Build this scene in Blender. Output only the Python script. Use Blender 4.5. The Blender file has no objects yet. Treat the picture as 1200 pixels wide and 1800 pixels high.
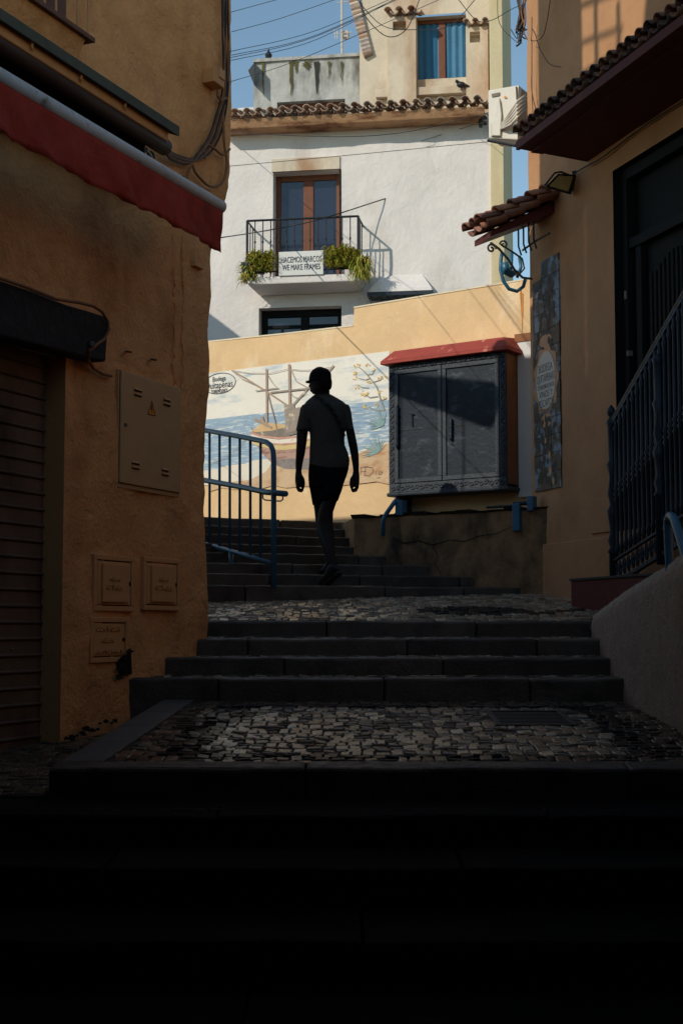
import bpy, bmesh, math, random
from mathutils import Vector, Matrix, noise
random.seed(7)
V = Vector
scene = bpy.context.scene
COL = scene.collection
FPX = 2500.0
TH = math.atan(200.0/2500.0)
CT, ST = math.cos(TH), math.sin(TH)

def ray(px, py):
    u = (px-600)/FPX; v = (900-py)/FPX
    return V((u, CT - v*ST, ST + v*CT))
def at(px, py, Y):
    d = ray(px, py); return d*(Y/d.y)

class Frame:
    def __init__(s, ox, oy, ux, uy):
        l = math.hypot(ux, uy)
        s.o = V((ox, oy, 0)); s.u = V((ux/l, uy/l, 0)); s.v = V((0, 0, 1)); s.n = s.u.cross(s.v)
    def P(s, u, v, w=0.0): return s.o + s.u*u + s.v*v + s.n*w
    def pt(s, px, py, w=0.0):
        d = ray(px, py); o = s.o + s.n*w
        return d*(o.dot(s.n)/d.dot(s.n))
    def uv(s, px, py, w=0.0):
        p = s.pt(px, py, w) - s.o
        return p.dot(s.u), p.z
    def mat(s):
        return Matrix((( s.u.x, s.v.x, s.n.x), (s.u.y, s.v.y, s.n.y), (s.u.z, s.v.z, s.n.z)))

LW = Frame(-4.69+.412*9.25, 9.25, .412, 1)         # left house front
RW = Frame(5.42-.32*11.94, 11.94, .32, -1)         # right house front
MW = Frame(19.83-1.44*13.5, 13.5, 1.44, -1)        # painted boundary wall
WW = Frame(.2, 24, .9888, -.1495)                  # white house front
ARROW = Frame(0, 0, 1, 0)

# ---------------------------------------------------------------- materials
def lin(c):
    return tuple(((x/255)/12.92 if x/255 <= .04045 else ((x/255+.055)/1.055)**2.4) for x in c)
MATS = {}
def M(name, col, rough=.8, var=.18, vscale=2.5, col2=None, c2scale=1.5, c2lo=.5, c2hi=.7, streak=1.0,
      bump=.3, bscale=40, big=0.0, bigscale=5, metal=0.0, spec=.4, attr=False, dist=.01, rvar=.0):
    if name in MATS: return MATS[name]
    if name.startswith('paint_'): col = tuple(c+(w_-c)*.2 for c, w_ in zip(col, (.76,.72,.64)))
    m = bpy.data.materials.new(name); m.use_nodes = True
    nt = m.node_tree; N = nt.nodes; L = nt.links
    b = N['Principled BSDF']
    b.inputs['Roughness'].default_value = rough; b.inputs['Metallic'].default_value = metal
    b.inputs['Specular IOR Level'].default_value = spec
    tc = N.new('ShaderNodeTexCoord'); mp = N.new('ShaderNodeMapping')
    L.new(tc.outputs['Object'], mp.inputs['Vector'])
    def noi(scale, det=6, mapping=None, r=.6):
        n = N.new('ShaderNodeTexNoise'); n.inputs['Scale'].default_value = scale; n.inputs['Detail'].default_value = det
        n.inputs['Roughness'].default_value = r
        L.new((mapping or mp).outputs['Vector'], n.inputs['Vector']); return n
    def ramp(src, lo, hi, a=0., c=1.):
        r = N.new('ShaderNodeMapRange'); r.inputs['From Min'].default_value = lo; r.inputs['From Max'].default_value = hi
        r.inputs['To Min'].default_value = a; r.inputs['To Max'].default_value = c
        L.new(src, r.inputs['Value']); return r.outputs['Result']
    if attr:
        at_ = N.new('ShaderNodeAttribute'); at_.attribute_name = 'Col'; base = at_.outputs['Color']
        if name == 'cobble': L.new(ramp(at_.outputs['Fac'], .05, .3, .05, .75), b.inputs['Specular IOR Level'])
    else:
        rgb = N.new('ShaderNodeRGB'); rgb.outputs[0].default_value = (*col, 1); base = rgb.outputs[0]
    if col2 is not None:
        mp2 = N.new('ShaderNodeMapping'); mp2.inputs['Scale'].default_value = (1, 1, 1/streak)
        L.new(tc.outputs['Object'], mp2.inputs['Vector'])
        n2 = noi(c2scale, 8, mp2, .62)
        mx = N.new('ShaderNodeMix'); mx.data_type = 'RGBA'
        L.new(ramp(n2.outputs['Fac'], c2lo, c2hi), mx.inputs['Factor'])
        L.new(base, mx.inputs['A']); mx.inputs['B'].default_value = (*col2, 1); base = mx.outputs['Result']
    if var > 0:
        n1 = noi(vscale, 9, None, .68)
        hv = N.new('ShaderNodeHueSaturation')
        L.new(ramp(n1.outputs['Fac'], .25, .75, 1-var, 1+var), hv.inputs['Value'])
        L.new(base, hv.inputs['Color']); base = hv.outputs['Color']
    L.new(base, b.inputs['Base Color'])
    if rvar > 0:
        n3 = noi(vscale*4, 4); L.new(ramp(n3.outputs['Fac'], .3, .7, rough-rvar, rough+rvar), b.inputs['Roughness'])
    last = None
    if bump > 0:
        nb = noi(bscale, 8, None, .65); bp = N.new('ShaderNodeBump'); bp.inputs['Strength'].default_value = bump
        bp.inputs['Distance'].default_value = dist; L.new(nb.outputs['Fac'], bp.inputs['Height']); last = bp
    if big > 0:
        nb = noi(bigscale, 5, None, .55); nb.inputs['Distortion'].default_value = .8
        bp = N.new('ShaderNodeBump'); bp.inputs['Strength'].default_value = big
        bp.inputs['Distance'].default_value = .04; L.new(nb.outputs['Fac'], bp.inputs['Height'])
        if last: L.new(last.outputs['Normal'], bp.inputs['Normal'])
        last = bp
    if last: L.new(last.outputs['Normal'], b.inputs['Normal'])
    MATS[name] = m; return m

ochre = M('ochre_plaster', lin((240,170,106)), .9, .16, 3, lin((194,128,76)), 1.3, .5, .72, 1.6, .8, 38, .7, 5, dist=.02)
ochre_d = M('ochre_smooth', lin((224,162,102)), .85, .1, 3, bump=.3, bscale=60)
peach = M('peach_plaster', lin((184,136,96)), .88, .12, 2, lin((156,108,70)), 1.4, .5, .78, 1.5, .3, 50, .25, 3)
mural_p = M('mural_wall_plaster', lin((222,188,142)), .88, .09, 3, lin((236,214,178)), 2.4, .54, .72, 2.5, .35, 50, .25, 4)
white_p = M('white_plaster', lin((222,214,208)), .85, .07, 2, lin((190,176,160)), 1.1, .55, .8, 3, .35, 14, .6, 2, dist=.03)
cream_p = M('cream_plaster', lin((206,192,170)), .88, .12, 2, lin((170,134,104)), 1.1, .48, .7, 3, .3, 14, .2, 2, dist=.03)
grey_p = M('stained_plaster', lin((176,175,170)), .9, .3, 2.2, lin((84,82,74)), 2.0, .47, .66, 3, .4, 12, .3, 2, dist=.03)
dmould = M('dark_mould', lin((52,50,44)), .95, .4, 6, bump=0)
green_st = M('moss_stain', lin((92,88,50)), .95, .4, 6, bump=.3, bscale=20)
pilas = M('pilaster_plaster', lin((206,190,152)), .85, .08, 3, lin((190,160,110)), 2, .5, .8, 4, .3, 20)
conc = M('step_stone', (.066,.056,.046), .75, .3, 3, (.032,.028,.025), 2, .45, .7, 1, .5, 70, .2, 4, spec=.35, rvar=.1)
conc_s = M('worn_step_stone', (.07,.06,.05), .55, .35, 5, (.024,.02,.017), 4, .5, .72, 1, .7, 60, .3, 6, attr=True, spec=.35, rvar=.14)
conc_shade = M('shade_darkened_step_stone', (.011,.0105,.01), .9, .35, 3, (.006,.006,.006), 2, .45, .7, 1, .5, 70, .2, 4, spec=.08)  # darker copy of the step stone, foreground shade put into its colour
strip_c = M('kerb_stone', (.085,.078,.07), .6, .25, 4, bump=.5, bscale=80)
cob = M('cobble', (.2,.18,.15), .19, .3, 30, bump=.4, bscale=60, attr=True, spec=.4, dist=.006, rvar=.1)
grout = M('grout', (.04,.034,.027), .95, .3, 20, bump=.5, bscale=60)
asph = M('asphalt', (.022,.021,.021), .9, .3, 6, bump=.5, bscale=90, spec=.2)
ret_p = M('cracked_plaster', lin((140,108,74)), .9, .3, 3.5, lin((48,38,30)), 2.6, .46, .64, 2, .5, 30, .5, 5)
ret_d = M('dirty_coping', lin((56,50,44)), .95, .4, 6, bump=.6, bscale=40)
stucco = M('rough_stucco', lin((176,158,140)), .92, .2, 9, bump=.9, bscale=55, big=.3, bigscale=12, dist=.015)
tile_m = M('roof_tile', (.3,.15,.08), .8, .3, 14, bump=.4, bscale=50, attr=True)
wood_d = M('dark_beam_wood', (.018,.015,.013), .8, .4, 8, (.05,.045,.04), 5, .55, .8, .3, .6, 60, .4, 10)
wood_b = M('brown_wood', lin((112,62,38)), .6, .2, 8, bump=.2, bscale=60)
wood_r = M('red_soffit_wood', lin((86,30,24)), .7, .25, 6, bump=.3, bscale=40)
black_w = M('black_door_paint', lin((11,13,14)), .7, .3, 5, bump=.2, bscale=40, spec=.2)
shut_m = M('shutter_metal', lin((120,98,82)), .5, .2, 5, lin((62,50,44)), 2.5, .45, .7, 2, .2, 60, metal=.2)
red_c = M('red_canvas', lin((160,50,30)), .9, .2, 7, lin((112,34,20)), 3, .5, .75, 3, .4, 120, .6, 5)
alu = M('awning_bar', lin((190,184,176)), .5, .12, 8, lin((120,104,90)), 9, .58, .72, 1, .1, 60)
casset = M('cassette_metal', lin((206,146,92)), .6, .12, 6, bump=.15, bscale=40)
flash = M('flashing_felt', lin((78,80,68)), .85, .2, 8, bump=.3, bscale=50)
darkroll = M('brown_roll', lin((60,40,34)), .6, .2, 8, bump=.2, bscale=40)
cab_m = M('beige_cabinet', lin((206,160,108)), .6, .07, 5, bump=.08, bscale=40)
dark_m = M('dark_gap', (.006,.006,.006), .9, 0, bump=0)
warn_y = M('warning_yellow', lin((232,140,30)), .5, .05, bump=0)
blackp = M('black_paint', (.008,.008,.009), .5, .1, bump=0)
cable_m = M('cable_sheath', (.015,.014,.014), .55, .2, 20, bump=0)
cable_b = M('painted_cable', lin((140,94,58)), .7, .2, 20, bump=0)
cable_w = M('pale_cable', lin((205,195,180)), .6, .1, 20, bump=0)
blue_m = M('blue_railing_paint', lin((44,98,126)), .38, .18, 12, lin((30,60,86)), 6, .5, .8, 1, .15, 60, spec=.5)
dblue_m = M('dark_blue_iron', lin((20,34,46)), .5, .25, 12, bump=.3, bscale=60, spec=.4)
iron = M('wrought_iron', lin((34,36,40)), .5, .2, 20, bump=.2, bscale=60)
iron_l = M('grey_scroll_iron', lin((120,108,96)), .55, .25, 20, bump=.2, bscale=60)
glass = M('window_glass', lin((36,40,56)), .12, .12, 4, bump=.1, bscale=3, spec=.7)
bcurt = M('blue_blind', lin((44,104,138)), .55, .12, 3, bump=.3, bscale=4, dist=.04)
signw = M('sign_white', lin((214,212,206)), .6, .04, 6, bump=0)
ink = M('sign_ink', lin((30,40,58)), .6, 0, bump=0)
slate = M('black_panel_board', lin((31,40,49)), .5, .35, 4, lin((76,84,90)), 7, .55, .75, .5, .35, 30, spec=.25)
carv = M('carved_frame', lin((48,54,62)), .5, .35, 14, bump=.6, bscale=50)
redroof = M('red_box_roof', lin((156,66,56)), .75, .15, 8, lin((210,130,112)), 9, .62, .7, 1, .2, 50)
oside = M('orange_box_side', lin((142,90,52)), .7, .15, 6, bump=.2, bscale=30)
acw = M('ac_white', lin((214,206,192)), .5, .05, 6, bump=0)
acb = M('ac_tan', lin((196,158,118)), .6, .1, 6, bump=0)
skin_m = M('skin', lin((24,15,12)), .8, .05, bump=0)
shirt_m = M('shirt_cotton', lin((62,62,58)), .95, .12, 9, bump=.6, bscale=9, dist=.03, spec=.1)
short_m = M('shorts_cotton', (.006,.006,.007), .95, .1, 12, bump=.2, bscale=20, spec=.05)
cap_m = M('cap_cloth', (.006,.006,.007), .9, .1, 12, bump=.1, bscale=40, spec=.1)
shoe_m = M('shoe', (.02,.022,.024), .7, .3, 30, bump=.3, bscale=40, spec=.2)
strap_m = M('strap', (.005,.005,.005), .7, .1, bump=0)
leaf_m = M('balcony_leaf', (.12,.15,.02), .6, .3, 30, attr=True, bump=0)
terra = M('terracotta', lin((132,84,60)), .85, .2, 20, bump=.2)
rsteel = M('pavement_iron', (.012,.012,.013), .5, .2, 20, bump=.3, bscale=80)
redplinth = M('red_plinth', lin((96,36,26)), .7, .25, 10, bump=.3)

# ---------------------------------------------------------------- mesh builder
class MB:
    def __init__(s): s.v = []; s.f = []; s.c = []; s.col = (1,1,1)
    def face(s, pts):
        i = len(s.v); s.v += [V(p) for p in pts]; s.f.append(list(range(i, i+len(pts)))); s.c.append(s.col)
    def mesh(s, vs, fs):
        i = len(s.v); s.v += [V(p) for p in vs]
        for f in fs: s.f.append([i+k for k in f]); s.c.append(s.col)
    def hexa(s, b, t):
        n = len(b); s.mesh(list(b)+list(t), [list(range(n))[::-1], list(range(n, 2*n))] + [[k, (k+1)%n, n+(k+1)%n, n+k] for k in range(n)])
    def box(s, F, u0, u1, v0, v1, w0, w1):
        q = [(u0,v0),(u1,v0),(u1,v1),(u0,v1)]
        s.hexa([F.P(a,b,w0) for a,b in q], [F.P(a,b,w1) for a,b in q])
    def prism(s, F, uvs, w0, w1):
        s.hexa([F.P(a,b,w0) for a,b in uvs], [F.P(a,b,w1) for a,b in uvs])
    def pbox(s, F, p0, p1, w0, w1, ref=None):
        r = w1 if ref is None else ref
        a = F.uv(*p0, r); b = F.uv(*p1, r)
        s.box(F, min(a[0],b[0]), max(a[0],b[0]), min(a[1],b[1]), max(a[1],b[1]), w0, w1)
    def tube(s, pts, r, n=8, caps=True):
        pts = [V(p) for p in pts]; m = len(pts)
        rs = r if isinstance(r, (list, tuple)) else [r]*m
        vs = []; up = None
        for i, p in enumerate(pts):
            t = (pts[min(i+1,m-1)] - pts[max(i-1,0)]).normalized()
            if up is None: up = V((0,0,1)) if abs(t.z) < .9 else V((0,1,0))
            a = t.cross(up)
            if a.length < 1e-5: a = t.cross(V((1,0,0)))
            a.normalize(); b = a.cross(t); up = b
            for k in range(n):
                q = 2*math.pi*k/n; vs.append(p + a*(rs[i]*math.cos(q)) + b*(rs[i]*math.sin(q)))
        fs = [[i*n+k, i*n+(k+1)%n, (i+1)*n+(k+1)%n, (i+1)*n+k] for i in range(m-1) for k in range(n)]
        if caps: fs += [list(range(n))[::-1], [(m-1)*n+k for k in range(n)]]
        s.mesh(vs, fs)
    def lathe(s, base, prof, n=12):
        vs = []; m = len(prof)
        for (r, z) in prof:
            for k in range(n):
                q = 2*math.pi*k/n; vs.append(V(base)+V((r*math.cos(q), r*math.sin(q), z)))
        fs = [[i*n+k, i*n+(k+1)%n, (i+1)*n+(k+1)%n, (i+1)*n+k] for i in range(m-1) for k in range(n)]
        fs += [list(range(n))[::-1], [(m-1)*n+k for k in range(n)]]
        s.mesh(vs, fs)
    def loft(s, rings, n=20):
        vs = []; m = len(rings)
        for (c, rx, ry) in rings:
            for k in range(n):
                q = 2*math.pi*k/n; vs.append(V(c)+V((rx*math.cos(q), ry*math.sin(q), 0)))
        fs = [[i*n+k, i*n+(k+1)%n, (i+1)*n+(k+1)%n, (i+1)*n+k] for i in range(m-1) for k in range(n)]
        fs += [list(range(n))[::-1], [(m-1)*n+k for k in range(n)]]
        s.mesh(vs, fs)
    def ball(s, c, rx, ry, rz, n=14, m=9):
        rr = []
        for i in range(1, m):
            a = math.pi*i/m; rr.append((V(c)+V((0,0,-rz*math.cos(a))), rx*math.sin(a), ry*math.sin(a)))
        s.loft(rr, n)
    def strip(s, F, pp, wpx, w):       # flat painted ribbon along pixel points on plane
        q = [V((*F.uv(x, y, w), 0)) for x, y in pp]; k = 13.5/FPX*.5
        ws = wpx if isinstance(wpx, (list, tuple)) else [wpx]*len(q)
        for i in range(len(q)-1):
            t = (q[i+1]-q[i]).normalized(); nn = V((-t.y, t.x, 0))
            a, b = nn*ws[i]*k, nn*ws[i+1]*k
            s.face([F.P(p.x, p.y, w) for p in (q[i]-a, q[i+1]-b, q[i+1]+b, q[i]+a)])
    def poly(s, F, pp, w): s.face([F.pt(x, y, w) for x, y in pp])
    def build(s, name, mat, parent=None, smooth=False, bevel=0, **props):
        me = bpy.data.meshes.new(name)
        me.from_pydata([tuple(v) for v in s.v], [], s.f); 
        if isinstance(mat, bpy.types.Material): me.materials.append(mat)
        ca = me.color_attributes.new('Col', 'FLOAT_COLOR', 'CORNER')
        i = 0
        for f, c in zip(s.f, s.c):
            for _ in f: ca.data[i].color = (*c, 1); i += 1
        bm = bmesh.new(); bm.from_mesh(me)
        bmesh.ops.recalc_face_normals(bm, faces=bm.faces); bm.to_mesh(me); bm.free()
        if smooth:
            for p in me.polygons: p.use_smooth = True
        o = bpy.data.objects.new(name, me); COL.objects.link(o)
        if bevel:
            bv = o.modifiers.new('bevel', 'BEVEL'); bv.width = bevel; bv.segments = 2; bv.limit_method = 'ANGLE'; bv.angle_limit = math.radians(40)
        if parent:
            o.parent = parent; o.location = -parent['base_v'] if False else tuple(-c for c in abs_base(parent))
        for k, v in props.items(): o[k] = v
        return o

BASES = {}
def abs_base(o):
    return BASES.get(o.name, V((0,0,0)))
def thing(name, base, label, cat, group=None):
    o = bpy.data.objects.new(name, None); COL.objects.link(o); o.empty_display_size = .2
    o.location = base; BASES[o.name] = V(base)
    o['label'] = label; o['category'] = cat
    if group: o['group'] = group
    return o
def sub(o, mb_or_parent): pass
def tagp(o, label, cat, group=None):
    o['label'] = label; o['category'] = cat
    if group: o['group'] = group
    return o
def struct(o): o['kind'] = 'structure'; return o

def text_on(F, body, p0, p1, w, mat, name, parent, bold=0.0, extr=.0008, free=None):
    """text filling the rectangle from pixel p0 (top left) to p1 (bottom right) on plane F"""
    cu = bpy.data.curves.new('t', 'FONT'); cu.body = body; cu.offset = bold; cu.extrude = 0
    to = bpy.data.objects.new('t', cu); COL.objects.link(to)
    dg = bpy.context.evaluated_depsgraph_get(); dg.update()
    me = bpy.data.meshes.new_from_object(to.evaluated_get(dg))
    bpy.data.objects.remove(to)
    xs = [v.co.x for v in me.vertices]; ys = [v.co.y for v in me.vertices]
    x0, x1, y0, y1 = min(xs), max(xs), min(ys), max(ys)
    a = F.uv(*p0, w); b = F.uv(*p1, w)
    sx = (b[0]-a[0])/(x1-x0); sy = (a[1]-b[1])/(y1-y0)
    base = abs_base(parent) if parent else V((0,0,0))
    for v in me.vertices:
        v.co = F.P(a[0]+(v.co.x-x0)*sx, b[1]+(v.co.y-y0)*sy, w)
    me.materials.clear(); me.materials.append(mat)
    o = bpy.data.objects.new(name, me); COL.objects.link(o)
    if parent: o.parent = parent; o.location = -base
    sd = o.modifiers.new('thick', 'SOLIDIFY'); sd.thickness = extr*2; sd.offset = 0
    return o

def fr(x, y, z, o=4): return noise.fractal(V((x, y, z)), .9, 2.1, o)

def wallgrid(F, u0, u1, v0, v1, step, amp, holes=(), uend=None, ufix=None, freq=1.4, seed=0):
    mb = MB()
    us = [u0 + (u1-u0)*i/max(1, round((u1-u0)/step)) for i in range(round((u1-u0)/step)+1)]
    vs = [v0 + (v1-v0)*i/max(1, round((v1-v0)/step)) for i in range(round((v1-v0)/step)+1)]
    def snap(l, x):
        k = min(range(len(l)), key=lambda i: abs(l[i]-x)); l[k] = x
    for h in holes:
        for x in h[:2]:
            if us[0] < x < us[-1]: snap(us, x)
        for x in h[2:]:
            if vs[0] < x < vs[-1]: snap(vs, x)
    vert = []
    for v in vs:
        for u in us:
            uu = u
            if uend and u > ufix: uu = ufix + (u-ufix)*(uend(v)-ufix)/(u1-ufix)
            dmin = 1.0
            for h in holes:
                dx = max(h[0]-u, 0, u-h[1]); dy = max(h[2]-v, 0, v-h[3]); dmin = min(dmin, math.hypot(dx, dy))
            k = min(1, dmin/.12)
            p = F.P(uu, v, 0)
            w = (fr(p.x*freq+seed, p.y*freq, p.z*freq)*amp + fr(p.x*freq*4, p.y*freq*4+seed, p.z*freq*4)*amp*.35)*k
            vert.append(F.P(uu, v, w))
    nu = len(us); fs = []
    for j in range(len(vs)-1):
        for i in range(nu-1):
            cu, cv = (us[i]+us[i+1])/2, (vs[j]+vs[j+1])/2
            if any(h[0] < cu < h[1] and h[2] < cv < h[3] for h in holes): continue
            fs.append([j*nu+i, j*nu+i+1, (j+1)*nu+i+1, (j+1)*nu+i])
    mb.mesh(vert, fs); mb.edge = [vert[j*nu+nu-1] for j in range(len(vs))]; mb.edge0 = [vert[j*nu] for j in range(len(vs))]
    return mb

def prism_xy(mb, poly, z0, z1):
    ztop = (lambda x, y: z1) if not callable(z1) else z1
    mb.hexa([V((x, y, z0)) for x, y in poly], [V((x, y, ztop(x, y))) for x, y in poly])

def barrel(mb, P0, a, s, ntile, pitch, length, rows, cols, r=None, both=True, droop=.0):
    """Spanish barrel tiles. P0 eave start, a along, s up-slope; both unit"""
    a = V(a).normalized(); s = V(s).normalized(); nn = a.cross(s).normalized()
    if nn.z < 0: nn = -nn
    r = r or pitch*.36
    th = r*.2
    for j in range(rows):
        for i in range(ntile):
            for kind in ((0, 1) if both else (0,)):
                cx = (i + .5 + (.5 if kind else 0))*pitch + random.uniform(-.04, .04)*pitch
                sh = random.uniform(-.06, .06)*pitch*1.4
                o = V(P0) + a*cx + s*(j*length*.86 + sh) + nn*((.0 if kind else r*.35) + j*.0)
                mb.col = random.choice(cols)
                tilt = nn*(r*.35)
                sg = -1 if kind else 1
                vs = []
                for e, rr, q in ((0, r*1.04, o+tilt*1.3), (1, r*.8, o + s*length - tilt*.2)):
                    for rad in (rr, rr-th):
                        for k in range(8):
                            g = math.pi*k/7
                            vs.append(q + a*(rad*math.cos(g)) + nn*(sg*rad*math.sin(g)*.85))
                fs = []
                for k in range(7):
                    fs.append([k, k+1, 16+k+1, 16+k]); fs.append([8+k, 24+k, 24+k+1, 8+k+1]); fs.append([k, 8+k, 8+k+1, k+1]); fs.append([16+k, 16+k+1, 24+k+1, 24+k])
                fs += [[0, 16, 24, 8], [7, 15, 31, 23]]
                mb.mesh(vs, fs)

# ================================================================ GROUND
g = MB(); prism_xy(g, [(-400,-400),(400,-400),(400,700),(-400,700)], -1.8, -1.35)
struct(g.build('ground', asph))

def lerp(a, b, t): return a + (b-a)*t
def stone_col():
    f = random.uniform(.75, 1.3); w = random.uniform(.85, 1.05); return (.078*f, .062*f*(.5+.5*w), .047*f*w)
def slabs(name, yf, yb, zf, zb, zbot, xl, xr, mat, cuts=(), skew=0.0, ysk=None):
    mb = MB(); xs = [xl] + list(cuts) + [xr]
    for i in range(len(xs)-1):
        a, b = xs[i] + (.003 if i else 0), xs[i+1] - (.003 if i < len(xs)-2 else 0)
        dz = random.uniform(-.004, .004)
        f = (lambda x: yf) if ysk is None else (lambda x: yf + ysk(x))
        g_ = (lambda x: yb) if ysk is None else (lambda x: yb + ysk(x))
        mb.col = stone_col()
        n_ = max(2, int((b-a)/.09)); fr_ = []
        for q in range(n_+1):
            x = lerp(a, b, q/n_); fr_.append((x, f(x)+random.uniform(-.002,.006)+.006*fr(x*4, f(x), 3), zf+dz+random.uniform(-.004,.001)+.006*fr(x*3, f(x), 8)))
        mb.hexa([V((x,y,zbot)) for x,y,z in fr_]+[V((b,g_(b),zbot)),V((a,g_(a),zbot))],
                [V(p) for p in fr_]+[V((b,g_(b),zb)),V((a,g_(a),zb))])
    return mb.build(name, mat, bevel=.014)
L1 = lambda y: -.595 + (y-6.0)*(.16/2.36)
L2 = lambda y: .031 + .107*(y-9.55)
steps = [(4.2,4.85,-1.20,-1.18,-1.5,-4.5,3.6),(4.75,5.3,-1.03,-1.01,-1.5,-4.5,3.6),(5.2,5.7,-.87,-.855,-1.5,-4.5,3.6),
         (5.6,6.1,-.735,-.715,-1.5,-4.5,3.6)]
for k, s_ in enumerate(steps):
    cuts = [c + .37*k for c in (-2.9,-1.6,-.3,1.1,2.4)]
    struct(slabs('step', *s_, conc_shade, cuts))
# landing one slab (grout bed) + front edge stone
struct(slabs('step', 6.0, 6.16, -.588, -.577, -1.5, -1.22, 3.6, conc_s, (-.15,1.2,2.4)))
mb = MB(); mb.hexa([V((-1.22,6.16,-1.4)),V((3,6.16,-1.4)),V((3,8.5,-1.4)),V((-1.04,8.5,-1.4))],
                   [V((-1.22,6.16,L1(6.16)-.012)),V((3,6.16,L1(6.16)-.012)),V((3,8.5,L1(8.5)-.012)),V((-1.04,8.5,L1(8.5)-.012))])
struct(mb.build('landing', grout))
mb = MB()
for k in range(4):
    y0, y1 = 6.165+k*.55, 6.165+(k+1)*.55-.005
    xa = lambda y: lerp(-1.215, -1.04, (y-6)/2.36)
    mb.hexa([V((xa(y0),y0,-1.3)),V((xa(y0)+.18,y0,-1.3)),V((xa(y1)+.18,y1,-1.3)),V((xa(y1),y1,-1.3))],
            [V((xa(y0),y0,L1(y0)+.006)),V((xa(y0)+.18,y0,L1(y0)+.006)),V((xa(y1)+.18,y1,L1(y1)+.006)),V((xa(y1),y1,L1(y1)+.006))])
struct(mb.build('kerb', strip_c, bevel=.006))
# side ramp left of landing
SR = lambda x, y: -.70 + (y-6.0)*.045
mb = MB(); prism_xy(mb, [(-5,6.03),(-1.2,6.03),(-1.05,8.4),(-5,8.4)], -1.5, lambda x, y: SR(x,y)-.012)
struct(mb.build('side_ramp', grout))
# flight one
fl = [(8.36,8.85,-.308,-.292),(8.75,9.25,-.196,-.182),(9.15,9.65,-.084,-.064),(9.55,9.72,.031,L2(9.72))]
cutsl = [(-.72,.25,1.1),(-.35,.62),(-.6,.42,1.25),(-.1,.9)]
for k,(a,b,c,d) in enumerate(fl):
    struct(slabs('step', a, a+.12, c, c+.003, -.9, (-1.75,-1.7,-1.3,-1.3)[k], 2.4, conc_s, cutsl[k]))
    mb = MB(); x0 = (-1.75,-1.7,-1.3,-1.3)[k]
    if k < 3:
        prism_xy(mb, [(x0,a+.12),(2.4,a+.12),(2.4,b),(x0,b)], -.9, lambda x, y, a=a, b=b, c=c, d=d: lerp(c,d,(y-a)/(b-a))-.012)
        struct(mb.build('tread', grout))
mb = MB(); prism_xy(mb, [(-1.6,9.67),(3.4,9.67),(3.4,12.6),(-3.5,12.6),(-3.5,9.67)], -.9, lambda x, y: L2(y)-.012)
struct(mb.build('landing', grout))
# flight two (fans round to the left)
ZS = [.318,.42,.518,.617,.711,.809,.91,1.0]
RL = lambda i, x: lerp(10.95+.3*i, 11.85+.38*i, (x+1.3)/2.9)
for i in range(8):
    mb = MB(); xs = [-4.5, -2.2+.1*i, -.75+.17*(i%3), .35-.2*(i%2), 1.0, 2.4]
    for k in range(5):
        a, b = xs[k]+.003, xs[k+1]-.003
        mb.col = stone_col(); n_ = max(2, int((b-a)/.1)); zz = ZS[i]+random.uniform(-.003,.003)
        fp_ = [(lerp(a,b,q/n_), RL(i,lerp(a,b,q/n_))+random.uniform(-.003,.007), zz+random.uniform(-.006,.001)) for q in range(n_+1)]
        mb.hexa([V((x,y,-.9)) for x,y,z in fp_]+[V((b,RL(i+1,b)+.1,-.9)),V((a,RL(i+1,a)+.1,-.9))],[V(p) for p in fp_]+[V((b,RL(i+1,b)+.1,zz)),V((a,RL(i+1,a)+.1,zz))])
    struct(mb.build('step', conc_s, bevel=.012))
mb = MB(); prism_xy(mb, [(-8,12.2),(-4.4,12.2),(-4.4,12.9),(.2,14.1),(.6,14.2),(-1.6,15.5),(-8,20)], -.9, .996)
struct(mb.build('upper_path', conc))

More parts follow.
